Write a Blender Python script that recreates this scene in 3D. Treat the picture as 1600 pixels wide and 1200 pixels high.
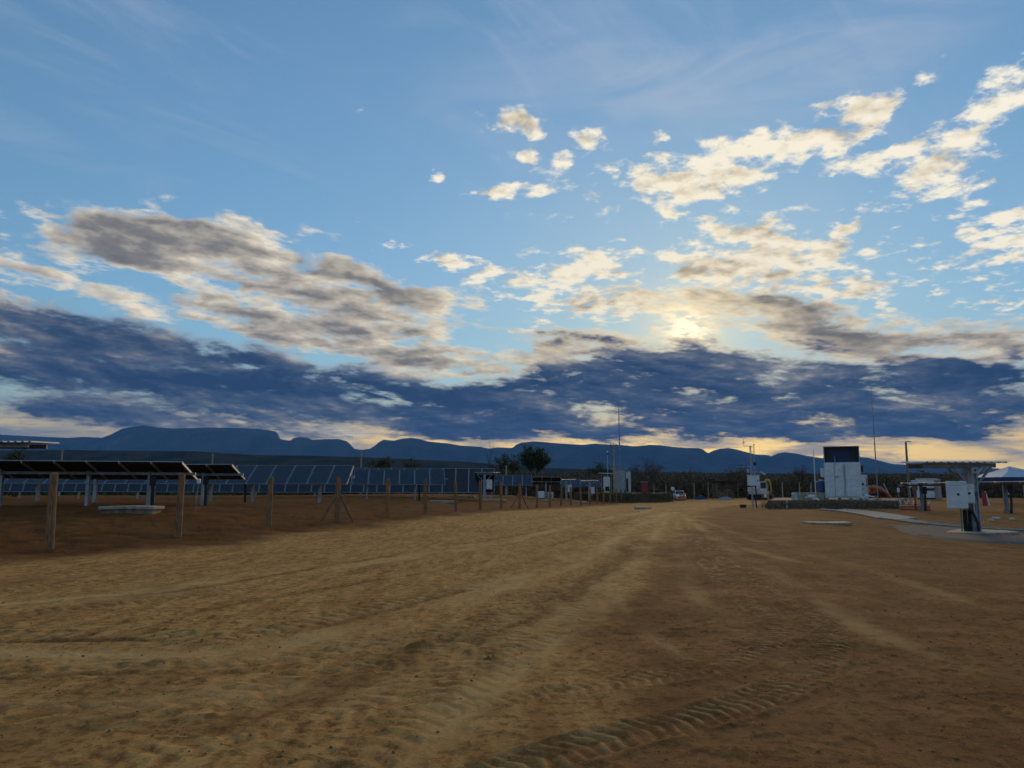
import bpy, bmesh, math, random
import numpy as np
from mathutils import Vector, Matrix, Euler

for o in list(bpy.data.objects):
    bpy.data.objects.remove(o)
scene = bpy.context.scene
COL = scene.collection
R = math.radians

# ------------------------------------------------------------------ camera
F_PX = 1202.0                 # focal length in pixels of the 1600 x 1200 photograph
HORIZON = 762.0
PITCH = math.atan((HORIZON - 600.0) / F_PX)
CAM_H = 1.55
cam_data = bpy.data.cameras.new('camera')
cam_data.sensor_width = 36.0
cam_data.lens = 36.0 * F_PX / 1600.0
cam_data.clip_start = 0.05
cam_data.clip_end = 90000.0
cam = bpy.data.objects.new('camera', cam_data)
cam.location = (0, 0, CAM_H)
cam.rotation_euler = (math.pi / 2 + PITCH, 0, 0)
COL.objects.link(cam)
scene.camera = cam

def ray(px, py):
    u, v = (px - 800) / F_PX, (600 - py) / F_PX
    return Vector((u, math.cos(PITCH) - v * math.sin(PITCH), math.sin(PITCH) + v * math.cos(PITCH)))

def at(px, py, Y):
    """point seen at a pixel of the photograph, at depth Y"""
    d = ray(px, py)
    return Vector((d.x / d.y * Y, Y, CAM_H + d.z / d.y * Y))

def azel(px, py):
    d = ray(px, py).normalized()
    return math.degrees(math.atan2(d.x, d.y)), math.degrees(math.asin(d.z))

# ------------------------------------------------------------------ render / view
scene.render.engine = 'CYCLES'
scene.cycles.use_denoising = True
try:
    scene.cycles.denoiser = 'OPENIMAGEDENOISE'
except Exception:
    pass
scene.cycles.use_adaptive_sampling = True
scene.cycles.adaptive_threshold = 0.018
scene.cycles.adaptive_min_samples = 12
scene.cycles.max_bounces = 5
scene.cycles.diffuse_bounces = 2
scene.cycles.glossy_bounces = 3
scene.cycles.transparent_max_bounces = 8
scene.cycles.volume_bounces = 0
scene.cycles.sample_clamp_indirect = 4.0
scene.view_settings.view_transform = 'Standard'
scene.view_settings.look = 'None'
scene.view_settings.gamma = 1.0
scene.view_settings.exposure = 0.0
scene.view_settings.use_curve_mapping = False

# ------------------------------------------------------------------ sun behind the clouds
SUN_AZ, SUN_EL = azel(1076, 522)
sun_dir = Vector((math.sin(R(SUN_AZ)) * math.cos(R(SUN_EL)), math.cos(R(SUN_AZ)) * math.cos(R(SUN_EL)), math.sin(R(SUN_EL))))
sd = bpy.data.lights.new('sun', 'SUN')
sd.energy = 2.0
sd.angle = R(25)
sd.color = (1.0, 0.70, 0.38)
sun = bpy.data.objects.new('sun', sd)
sun.rotation_euler = sun_dir.to_track_quat('Z', 'Y').to_euler()
sun.location = (0, 0, 50)
COL.objects.link(sun)

# ------------------------------------------------------------------ world: Nishita sky with clouds
world = bpy.data.worlds.new('World')
scene.world = world
world.use_nodes = True
wt = world.node_tree
wt.nodes.clear()

class G:
    """small helper that strings shader nodes together"""
    def __init__(self, tree):
        self.t = tree
    def _in(self, sock, v):
        if v is None:
            return
        if isinstance(v, bpy.types.NodeSocket):
            self.t.links.new(v, sock)
        else:
            if hasattr(sock, 'default_value'):
                if sock.type == 'RGBA' and len(v) == 3:
                    v = (*v, 1)
                sock.default_value = v
    def node(self, typ, **kw):
        n = self.t.nodes.new(typ)
        for k, v in kw.items():
            setattr(n, k, v)
        return n
    def m(self, op, a, b=None, c=None, clamp=False):
        n = self.node('ShaderNodeMath', operation=op, use_clamp=clamp)
        for i, v in enumerate((a, b, c)):
            self._in(n.inputs[i], v)
        return n.outputs[0]
    def vm(self, op, a, b=None, scale=None):
        n = self.node('ShaderNodeVectorMath', operation=op)
        self._in(n.inputs[0], a)
        self._in(n.inputs[1], b)
        if scale is not None:
            self._in(n.inputs['Scale'], scale)
        return n.outputs['Value'] if op in ('LENGTH', 'DOT_PRODUCT', 'DISTANCE') else n.outputs[0]
    def sep(self, v):
        n = self.node('ShaderNodeSeparateXYZ')
        self._in(n.inputs[0], v)
        return n.outputs
    def comb(self, x, y, z):
        n = self.node('ShaderNodeCombineXYZ')
        for i, v in enumerate((x, y, z)):
            self._in(n.inputs[i], v)
        return n.outputs[0]
    def mapping(self, v, loc=(0, 0, 0), rot=(0, 0, 0), scale=(1, 1, 1), typ='TEXTURE'):
        n = self.node('ShaderNodeMapping', vector_type=typ)
        self._in(n.inputs[0], v)
        n.inputs['Location'].default_value = loc
        n.inputs['Rotation'].default_value = rot
        n.inputs['Scale'].default_value = scale
        return n.outputs[0]
    def noise(self, v, scale=5, detail=4, rough=0.55, lac=2.0, dist=0.0, color=False, dims='3D'):
        n = self.node('ShaderNodeTexNoise', noise_dimensions=dims)
        self._in(n.inputs['Vector'], v)
        n.inputs['Scale'].default_value = scale
        n.inputs['Detail'].default_value = detail
        n.inputs['Roughness'].default_value = rough
        n.inputs['Lacunarity'].default_value = lac
        n.inputs['Distortion'].default_value = dist
        return n.outputs['Color' if color else 'Fac']
    def rng(self, v, a, b, c=0.0, d=1.0, smooth=True):
        n = self.node('ShaderNodeMapRange', interpolation_type='SMOOTHSTEP' if smooth else 'LINEAR')
        self._in(n.inputs[0], v)
        for i, x in enumerate((a, b, c, d)):
            self._in(n.inputs[i + 1], x)
        return n.outputs[0]
    def mix(self, f, a, b, blend='MIX'):
        n = self.node('ShaderNodeMix', data_type='RGBA', blend_type=blend)
        self._in(n.inputs[0], f)
        self._in(n.inputs[6], a)
        self._in(n.inputs[7], b)
        return n.outputs[2]
    def ramp(self, f, stops, interp='LINEAR'):
        n = self.node('ShaderNodeValToRGB')
        n.color_ramp.interpolation = interp
        self._in(n.inputs[0], f)
        e = n.color_ramp.elements
        while len(e) > 1:
            e.remove(e[-1])
        e[0].position = stops[0][0]
        e[0].color = (*stops[0][1], 1)
        for p, c in stops[1:]:
            k = e.new(p)
            k.color = (*c, 1)
        return n.outputs[0]

g = G(wt)
tc = g.node('ShaderNodeTexCoord')
D = tc.outputs['Generated']
dx, dy, dz = g.sep(D)
az = g.m('MULTIPLY', g.m('ARCTAN2', dx, dy), 57.29578)
el = g.m('MULTIPLY', g.m('ARCSINE', g.m('MINIMUM', g.m('MAXIMUM', dz, -1.0), 1.0)), 57.29578)
A = g.comb(az, el, 0.0)
# cloud-deck coordinates: looking up through a flat layer
zz = g.m('ADD', g.m('MAXIMUM', dz, 0.0), 0.17)
PX, PY = g.m('DIVIDE', dx, zz), g.m('DIVIDE', dy, zz)
P = g.comb(PX, PY, 0.0)
# wobble the placement so that no outline stays an ellipse
wob = g.noise(P, 3.4, 2, 0.6, color=True)
wob2 = g.vm('MULTIPLY', g.vm('SUBTRACT', wob, (0.5, 0.5, 0.5)), (3.6, 1.6, 0.0))
Aw = g.vm('ADD', A, wob2)

# clouds seen in the photograph: pixel centre, half sizes, tilt (clockwise), weight
PUFFS = [
    (1180, 310, 640, 230, 0, .20), (860, 260, 300, 130, 0, .08), (1330, 430, 420, 110, 5, .26), (930, 460, 330, 90, 0, .26),
    (805, 190, 90, 30, 0, .72), (925, 215, 50, 28, 10, .66), (1060, 283, 120, 40, 5, .8), (1110, 305, 100, 40, 0, .5),
    (1165, 268, 120, 34, -10, .75), (1160, 228, 90, 26, -5, .6), (1300, 198, 150, 44, -8, .74), (1365, 178, 50, 34, 0, .5),
    (1350, 248, 80, 34, 0, .55), (1455, 262, 120, 58, -8, .78), (1500, 205, 110, 42, -28, .56), (1600, 125, 70, 60, -40, .7),
    (1548, 382, 100, 66, 0, .9), (1600, 322, 50, 24, -10, .6), (1180, 362, 150, 36, 8, .75), (1240, 395, 90, 34, 20, .6), (1170, 425, 140, 40, 5, .8),
    (1066, 410, 60, 26, 5, .75), (1312, 372, 44, 44, -40, .5), (1345, 452, 100, 34, 5, .65), (905, 428, 120, 32, -4, .7),
    (925, 474, 140, 34, 0, .85), (775, 297, 100, 16, 3, .68), (705, 410, 150, 22, 12, .75), (728, 441, 60, 12, 0, .45),
    (1462, 108, 34, 24, -20, .42), (822, 245, 24, 14, 0, .5), (870, 250, 34, 18, 0, .55), (1046, 335, 30, 20, 0, .55), (675, 272, 24, 14, 0, .42), (1030, 218, 24, 14, 0, .45),
    (830, 508, 60, 22, 0, .6), (805, 460, 60, 20, 0, .5), (520, 137, 34, 10, -10, .33), (570, 165, 60, 10, -22, .3), (100, 330, 44, 10, 0, .5),
    (545, 345, 40, 16, 0, .35), (1290, 160, 50, 10, 0, .33), (1570, 470, 80, 14, 0, .5), (940, 305, 24, 18, -20, .33),
]
GREY = [
    (600, 480, 420, 130, 12, .24), (300, 430, 420, 110, 6, .18), (1200, 500, 420, 70, 6, .22), (780, 570, 300, 50, 0, .3),
    (110, 372, 260, 44, 3, .75), (230, 372, 180, 54, 8, .9), (400, 385, 240, 62, 10, 1.0), (480, 440, 200, 52, 14, .9), (600, 470, 160, 50, 25, .8),
    (700, 490, 150, 54, 0, .8), (60, 416, 150, 20, 8, .6), (390, 456, 230, 26, 8, .7), (330, 496, 320, 30, 8, 1.0),
    (480, 520, 260, 36, 12, .9), (630, 545, 190, 40, 12, .9), (705, 545, 100, 12, 3, .6), (40, 490, 150, 40, 12, .9),
    (1140, 478, 230, 40, 5, .72), (1290, 515, 260, 54, 14, 1.0), (990, 530, 220, 40, -4, .8), (860, 560, 160, 40, 0, .7), (1560, 530, 150, 40, -4, .9),
    (1430, 560, 220, 36, 6, .8),
]
BANK = [
    (40, 640, 260, 34, 2, .55), (1000, 640, 300, 60, 0, .5),
    (100, 540, 480, 74, 6, 1.4), (400, 575, 400, 55, 6, 1.0), (60, 590, 300, 34, 4, .9), (420, 632, 420, 50, 2, 1.0), (700, 632, 420, 54, 0, 1.0),
    (1010, 580, 340, 84, 5, 1.1), (1250, 590, 380, 70, 5, 1.1), (1130, 640, 700, 66, 0, 1.5), (1520, 620, 460, 66, 0, 1.4), (640, 655, 420, 40, 2, 1.0),
    (880, 655, 420, 46, 2, 1.1), (1560, 655, 400, 44, 0, 1.2), (300, 655, 300, 30, 2, .9), (420, 664, 300, 30, 1, 1.0), (600, 668, 280, 26, 0, 1.0),
]
def blobs(lst, vec, start):
    acc = start
    for (px, py, rx, ry, rot, w) in lst:
        a, e = azel(px, py)
        k = 57.3 / F_PX
        mp = g.mapping(vec, (a, e, 0), (0, 0, R(-rot)), (rx * k, ry * k, 1.0))
        gr = g.node('ShaderNodeTexGradient', gradient_type='SPHERICAL')
        wt.links.new(mp, gr.inputs[0])
        acc = g.m('MULTIPLY_ADD', gr.outputs['Fac'], w, acc)
    return acc
# beyond the frame: the same kinds of cloud, scattered by noise all round the horizon
broad = g.noise(P, 0.55, 2, 0.5)
outside = g.rng(g.m('ABSOLUTE', az), 36, 52)
over = g.rng(el, 38, 50)
beyond = g.m('MAXIMUM', outside, over)
cover_far = g.m('MULTIPLY', beyond, g.rng(broad, 0.50, 0.80, 0.0, 0.8))
bank_far = g.m('MULTIPLY', outside, g.m('MULTIPLY', g.rng(el, 15, 6), g.rng(el, 2.5, 4.0)))
C_puff = blobs(PUFFS, Aw, cover_far)
C_grey = blobs(GREY, Aw, 0.0)
C_bank = blobs(BANK, Aw, bank_far)
C_veil = blobs([(1080, 100, 520, 120, -4, 1.0), (1330, 85, 260, 80, -6, .6)], Aw, 0.0)
# the deck's flat base: nothing hangs below it
base_edge = g.noise(g.comb(g.m('MULTIPLY', az, 0.10), 3.1, 0.0), 1.0, 3, 0.5)
base_el = g.m('ADD', 1.92, g.m('MULTIPLY', base_edge, 1.3))
base_cut = g.rng(el, g.m('SUBTRACT', base_el, 0.25), g.m('ADD', base_el, 0.35))
C_bank = g.m('MULTIPLY', C_bank, g.m('MAXIMUM', base_cut, g.rng(az, -17, -27)))

def fbm(vec, scale, detail, rough, seed):
    return g.noise(g.vm('ADD', vec, (seed, seed * 1.7, seed * 0.3)), scale, detail, rough, 2.1)
# billows: fluffy at two sizes, each also sampled a step nearer the sun for its light and shade
P_sun = (sun_dir.x / (sun_dir.z + .17), sun_dir.y / (sun_dir.z + .17), 0.0)
toward = g.vm('NORMALIZE', g.vm('SUBTRACT', P_sun, P))
fine = fbm(P, 15.0, 7, 0.60, 4.0)
fine_s = fbm(g.vm('ADD', P, g.vm('SCALE', toward, scale=0.034)), 15.0, 3, 0.55, 4.0)
mid = fbm(P, 5.0, 4, 0.55, 9.0)
mid_s = fbm(g.vm('ADD', P, g.vm('SCALE', toward, scale=0.10)), 5.0, 2, 0.5, 9.0)
relief = g.m('MULTIPLY_ADD', g.m('SUBTRACT', mid, mid_s), 1.0, g.m('SUBTRACT', fine, fine_s))   # > 0 where it thins out towards the sun
# drawn-out texture for the banks, in bearing and height above the horizon
elw = g.m('ADD', el, g.m('MULTIPLY', az, 0.12))
S = g.comb(g.m('MULTIPLY', az, 0.16), g.m('MULTIPLY', elw, 0.55), 7.0)
drawn = g.noise(S, 1.0, 7, 0.58, 2.1, dist=0.3)
S_sun = g.vm('SUBTRACT', (SUN_AZ * 0.16, (SUN_EL + 0.12 * SUN_AZ) * 0.55, 7.0), S)
drawn_s = g.noise(g.vm('ADD', S, g.vm('SCALE', g.vm('NORMALIZE', S_sun), scale=0.30)), 1.0, 3, 0.55, 2.1, dist=0.3)
relief_d = g.m('SUBTRACT', drawn, drawn_s)
nf = g.m('SUBTRACT', fine, 0.5)
nm = g.m('SUBTRACT', mid, 0.5)
nd = g.m('SUBTRACT', drawn, 0.5)
# puffs
bodyp = g.m('SUBTRACT', g.m('MINIMUM', C_puff, 0.95), 0.42)
densp = g.m('ADD', bodyp, g.m('MULTIPLY', g.m('MULTIPLY_ADD', nf, 2.8, g.m('MULTIPLY', nm, 1.8)), g.rng(C_puff, 0.0, 0.22)))
alphap = g.rng(densp, -0.10, 0.46)
# grey banks
bodyg = g.m('SUBTRACT', g.m('MINIMUM', g.m('MULTIPLY', C_grey, 0.78), 0.86), 0.42)
densg = g.m('ADD', bodyg, g.m('MULTIPLY', g.m('MULTIPLY_ADD', nd, 2.7, g.m('MULTIPLY_ADD', nf, 1.3, g.m('MULTIPLY', nm, 1.1))), g.rng(C_grey, 0.0, 0.22)))
alphag = g.rng(densg, -0.14, 0.44)
# dark deck
bodyb = g.m('SUBTRACT', g.m('MINIMUM', g.m('MULTIPLY', C_bank, 0.88), 1.04), 0.42)
densb = g.m('ADD', bodyb, g.m('MULTIPLY', g.m('MULTIPLY_ADD', nd, 2.6, g.m('MULTIPLY_ADD', nf, 0.8, g.m('MULTIPLY', nm, 1.0))), g.rng(C_bank, 0.0, 0.3)))
alphab = g.rng(densb, -0.28, 0.55)

# angle from the sun
sdot = g.vm('DOT_PRODUCT', D, tuple(sun_dir))
sang = g.m('MULTIPLY', g.m('ARCCOSINE', g.m('MINIMUM', g.m('MAXIMUM', sdot, -1.0), 1.0)), 57.29578)
hot = g.m('POWER', 2.718, g.m('MULTIPLY', g.m('MULTIPLY', sang, sang), -1.0 / (1.3 ** 2)))
near = g.m('POWER', 2.718, g.m('MULTIPLY', g.m('MULTIPLY', sang, sang), -1.0 / (3.6 ** 2)))
wide = g.m('POWER', 2.718, g.m('MULTIPLY', g.m('MULTIPLY', sang, sang), -1.0 / (24.0 ** 2)))
low = g.rng(el, 22, 2)

# clear sky
sky = g.node('ShaderNodeTexSky', sky_type='NISHITA')
sky.sun_disc = False
sky.sun_elevation = R(SUN_EL)
sky.sun_rotation = R(SUN_AZ)
sky.altitude = 400
sky.air_density = 1.0
sky.dust_density = 0.25
sky.ozone_density = 1.2
SKY_K = 0.1
sky0 = g.vm('SCALE', sky.outputs[0], scale=SKY_K)
# the camera's highlight roll-off around the veiled sun
lum = g.vm('DOT_PRODUCT', sky0, (0.25, 0.6, 0.15))
skyc = g.vm('SCALE', sky0, scale=g.m('DIVIDE', 1.0, g.m('MULTIPLY_ADD', lum, 1.35, 1.0)))
skyc = g.vm('MULTIPLY', skyc, (1.30, 1.74, 1.98))
SKYDBG = skyc

def shade(dens, rel, k_d, k_r, off):
    """1 = sunlit, 0 = shaded core"""
    return g.m('ADD', off, g.m('MULTIPLY_ADD', rel, k_r, g.m('MULTIPLY', dens, -k_d)), clamp=True)
# puffs: cream, with soft beige hollows
sp_ = shade(densp, relief, 0.42, 1.7, 1.02)
pcol = g.ramp(sp_, [(0.0, (0.26, 0.235, 0.20)), (0.4, (0.46, 0.40, 0.315)), (0.72, (0.84, 0.76, 0.60)), (1.0, (1.05, 0.99, 0.84))])
pcol = g.mix(g.m('MULTIPLY', wide, 0.25), pcol, (1.0, 0.82, 0.50), 'MULTIPLY')
# grey banks
sg_ = shade(densg, g.m('MULTIPLY_ADD', relief_d, 1.3, g.m('MULTIPLY', relief, 0.55)), 0.98, 1.3, 1.05)
gcol = g.ramp(sg_, [(0.0, (0.13, 0.135, 0.145)), (0.35, (0.235, 0.23, 0.225)), (0.65, (0.52, 0.47, 0.40)), (1.0, (0.95, 0.86, 0.68))])
gcol = g.mix(g.m('MULTIPLY', wide, 0.45), gcol, (1.0, 0.84, 0.56), 'MULTIPLY')
# the long dark deck: layered slate with lighter folds
streak = g.noise(g.comb(g.m('MULTIPLY', az, 0.040), g.m('MULTIPLY', el, 0.24), 2.0), 1.0, 6, 0.55, dist=0.3)
sb_ = g.m('ADD', g.m('MULTIPLY_ADD', g.m('SUBTRACT', streak, 0.5), 2.6, 0.47), g.m('MULTIPLY_ADD', relief_d, 1.5, g.m('MULTIPLY', relief, 0.5)))
sb_ = g.m('SUBTRACT', sb_, g.m('MULTIPLY', g.m('MINIMUM', densb, 0.7), 0.38), clamp=True)
bcol = g.ramp(sb_, [(0.0, (0.020, 0.046, 0.112)), (0.25, (0.046, 0.078, 0.150)), (0.45, (0.105, 0.130, 0.185)), (0.62, (0.23, 0.235, 0.255)), (0.82, (0.55, 0.49, 0.41)), (1.0, (0.98, 0.84, 0.60))])
rim_b = g.rng(densb, 0.50, -0.10)
bcol = g.mix(g.m('MULTIPLY', rim_b, g.m('MULTIPLY_ADD', wide, 0.6, 0.4)), bcol, g.mix(wide, (0.60, 0.57, 0.52), (1.0, 0.80, 0.50)))
glow_col = g.mix(g.m('MULTIPLY', near, 0.62), skyc, (1.15, 0.98, 0.62))
strip_n = g.noise(g.comb(g.m('MULTIPLY', az, 0.15), g.m('MULTIPLY', el, 1.0), 5.0), 1.0, 7, 0.62, dist=0.5)
strip = g.rng(el, 7.0, 3.2)
strip_col = g.mix(g.rng(strip_n, 0.36, 0.62), g.mix(wide, (0.28, 0.31, 0.34), (0.62, 0.50, 0.36)), g.mix(wide, (0.85, 0.64, 0.32), (2.2, 1.45, 0.36)))
base = g.mix(strip, glow_col, strip_col)
cir = g.noise(g.mapping(P, (0, 0, 0), (0, 0, 0.9), (1.0, 0.30, 1.0)), 1.5, 7, 0.64, dist=0.9)
base = g.mix(g.m('MULTIPLY', g.rng(cir, 0.46, 0.76), g.rng(el, 12, 24, 0.0, 0.26)), base, (0.50, 0.56, 0.68))
veil = g.noise(g.mapping(P, (0, 0, 0), (0, 0, -0.35), (1.0, 0.45, 1.0)), 2.2, 7, 0.6, dist=0.7)
base = g.mix(g.m('MULTIPLY', g.rng(veil, 0.38, 0.68), g.m('MULTIPLY', g.m('MINIMUM', C_veil, 1.0), 0.55)), base, (0.50, 0.55, 0.66))
col = g.mix(alphap, base, g.mix(g.m('MULTIPLY', near, 0.5), pcol, (1.4, 1.15, 0.68)))
col = g.mix(alphag, col, g.mix(g.m('MULTIPLY', near, g.m('MULTIPLY_ADD', sg_, 0.6, 0.1)), gcol, (1.5, 1.22, 0.70)))
col = g.mix(g.m('MULTIPLY', hot, g.m('MULTIPLY', g.rng(fine, 0.40, 0.58), g.m('MULTIPLY_ADD', sg_, 0.75, 0.2))), col, (2.4, 2.0, 1.3))
col = g.mix(alphab, col, bcol)
# below the horizon (never seen): the earth's own dull tone
col = g.mix(g.rng(el, 0.0, -1.0), col, (0.10, 0.08, 0.06))
bg = g.node('ShaderNodeBackground')
wt.links.new(col, bg.inputs[0])
bg.inputs[1].default_value = 1.0
wo = g.node('ShaderNodeOutputWorld')
wt.links.new(bg.outputs[0], wo.inputs[0])
world.cycles.sampling_method = 'MANUAL'
world.cycles.sample_map_resolution = 512

# ------------------------------------------------------------------ materials
MATS = {}
def mat(name, col, rough=0.7, metal=0.0, var=0.12, scale=6.0, bump=0.0, col2=None, spec=0.5, stretch=(1, 1, 1)):
    if name in MATS:
        return MATS[name]
    m = bpy.data.materials.new(name)
    m.use_nodes = True
    t = m.node_tree
    k = G(t)
    b = t.nodes['Principled BSDF']
    co = k.node('ShaderNodeTexCoord').outputs['Object']
    co = k.mapping(co, scale=stretch, typ='POINT')
    n = k.noise(co, scale, 5, 0.6)
    c2 = col2 if col2 else tuple(max(0.0, c * (1 - 2.2 * var)) for c in col)
    c1 = tuple(min(1.0, c * (1 + var)) for c in col)
    c = k.mix(k.rng(n, 0.32, 0.68), c2, c1)
    t.links.new(c, b.inputs['Base Color'])
    b.inputs['Metallic'].default_value = metal
    t.links.new(k.rng(n, 0.3, 0.7, max(0.05, rough - 0.12), min(1.0, rough + 0.1)), b.inputs['Roughness'])
    b.inputs['Specular IOR Level'].default_value = spec
    if bump:
        bp = k.node('ShaderNodeBump')
        bp.inputs['Strength'].default_value = 0.6
        bp.inputs['Distance'].default_value = bump
        t.links.new(n, bp.inputs['Height'])
        t.links.new(bp.outputs[0], b.inputs['Normal'])
    MATS[name] = m
    return m

M_wood = mat('weathered_wood', (0.38, 0.165, 0.055), 0.85, var=0.25, scale=9, bump=0.01, stretch=(4, 4, 0.5))
M_wood2 = mat('grey_wood', (0.29, 0.15, 0.065), 0.85, var=0.25, scale=9, bump=0.01, stretch=(4, 4, 0.5))
M_galv = mat('galvanised_steel', (0.42, 0.45, 0.47), 0.5, 0.35, var=0.15, scale=5)
M_galv2 = mat('dull_galvanised_steel', (0.30, 0.32, 0.34), 0.6, 0.3, var=0.2, scale=4)
M_alu = mat('panel_frame_aluminium', (0.30, 0.32, 0.34), 0.5, 0.5, var=0.08)
M_back = mat('panel_backsheet', (0.030, 0.032, 0.036), 0.6, var=0.1)
M_dark = mat('dark_plastic', (0.02, 0.02, 0.022), 0.55, var=0.1)
M_rubber = mat('black_rubber', (0.025, 0.024, 0.023), 0.8, var=0.2)
M_white = mat('white_paint', (0.74, 0.76, 0.75), 0.45, var=0.06, scale=3)
M_whited = mat('dusty_white_paint', (0.60, 0.60, 0.57), 0.6, var=0.12, scale=3)
M_greyp = mat('grey_paint', (0.36, 0.39, 0.41), 0.5, var=0.08, scale=3)
M_conc = mat('concrete', (0.44, 0.36, 0.25), 0.9, var=0.18, scale=5, bump=0.004)
M_conc2 = mat('pale_concrete', (0.29, 0.265, 0.215), 0.9, var=0.15, scale=3, bump=0.004)
M_concd = mat('stained_concrete', (0.26, 0.215, 0.15), 0.9, var=0.25, scale=3, bump=0.01)
M_rust = mat('rusty_sheet', (0.23, 0.12, 0.07), 0.75, var=0.3, scale=4)
M_red = mat('red_paint', (0.36, 0.02, 0.025), 0.5, var=0.08)
M_orange = mat('orange_paint', (0.62, 0.15, 0.03), 0.5, var=0.12)
M_yellow = mat('dusty_yellow_paint', (0.55, 0.36, 0.06), 0.5, var=0.15)
M_blue = mat('blue_plastic', (0.025, 0.07, 0.22), 0.4, var=0.1)
M_navy = mat('navy_cloth', (0.03, 0.05, 0.14), 0.8, var=0.15)
M_tarp = mat('pale_tarpaulin', (0.50, 0.58, 0.64), 0.6, var=0.08, scale=2)
M_bark = mat('bark', (0.06, 0.046, 0.034), 0.95, var=0.3, scale=8)
M_glass = None

def glass_mat(name, col, rough=0.08, spec=0.5):
    m = bpy.data.materials.new(name)
    m.use_nodes = True
    k = G(m.node_tree)
    b = m.node_tree.nodes['Principled BSDF']
    co = k.node('ShaderNodeTexCoord').outputs['Object']
    # fine busbar lines and cell joints of the module, below the glass
    x, y, z = k.sep(co)
    fx = k.m('ABSOLUTE', k.m('SUBTRACT', k.m('FRACT', k.m('MULTIPLY', x, 1 / 0.21)), 0.5))
    fy = k.m('ABSOLUTE', k.m('SUBTRACT', k.m('FRACT', k.m('MULTIPLY', y, 1 / 0.105)), 0.5))
    ln = k.m('MAXIMUM', k.rng(fx, 0.485, 0.495), k.rng(fy, 0.47, 0.49))
    n = k.noise(co, 1.4, 3, 0.5)
    c = k.mix(k.m('MULTIPLY', ln, 0.2), k.mix(n, col, tuple(1.5 * v for v in col)), (0.22, 0.25, 0.28))
    m.node_tree.links.new(c, b.inputs['Base Color'])
    m.node_tree.links.new(k.rng(n, 0.3, 0.7, rough, rough + 0.14), b.inputs['Roughness'])
    b.inputs['Specular IOR Level'].default_value = spec
    return m
M_pv = glass_mat('photovoltaic_glass', (0.014, 0.020, 0.030), 0.12, 0.4)
M_win = mat('window_glass', (0.02, 0.025, 0.03), 0.12, var=0.05, spec=0.6)

def leaf_mat(name, c1, c2, trans=0.25):
    m = bpy.data.materials.new(name)
    m.use_nodes = True
    t = m.node_tree
    k = G(t)
    b = t.nodes['Principled BSDF']
    geo = k.node('ShaderNodeNewGeometry')
    n = k.noise(geo.outputs['Position'], 0.7, 4, 0.6)
    r = geo.outputs['Random Per Island']
    c = k.mix(k.m('ADD', k.m('MULTIPLY', r, 0.5), k.rng(n, 0.35, 0.65, 0.0, 0.5)), c1, c2)
    t.links.new(c, b.inputs['Base Color'])
    b.inputs['Roughness'].default_value = 0.75
    b.inputs['Specular IOR Level'].default_value = 0.2
    return m
M_leaf = leaf_mat('olive_leaves', (0.05, 0.058, 0.02), (0.115, 0.11, 0.042))
M_leafg = leaf_mat('green_leaves', (0.04, 0.062, 0.02), (0.09, 0.115, 0.036))
M_twig = leaf_mat('dry_twigs', (0.09, 0.062, 0.04), (0.18, 0.12, 0.072))
M_scrub = leaf_mat('dry_scrub', (0.10, 0.07, 0.04), (0.21, 0.14, 0.078))
M_grass = leaf_mat('weeds', (0.07, 0.055, 0.022), (0.19, 0.14, 0.06))

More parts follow.
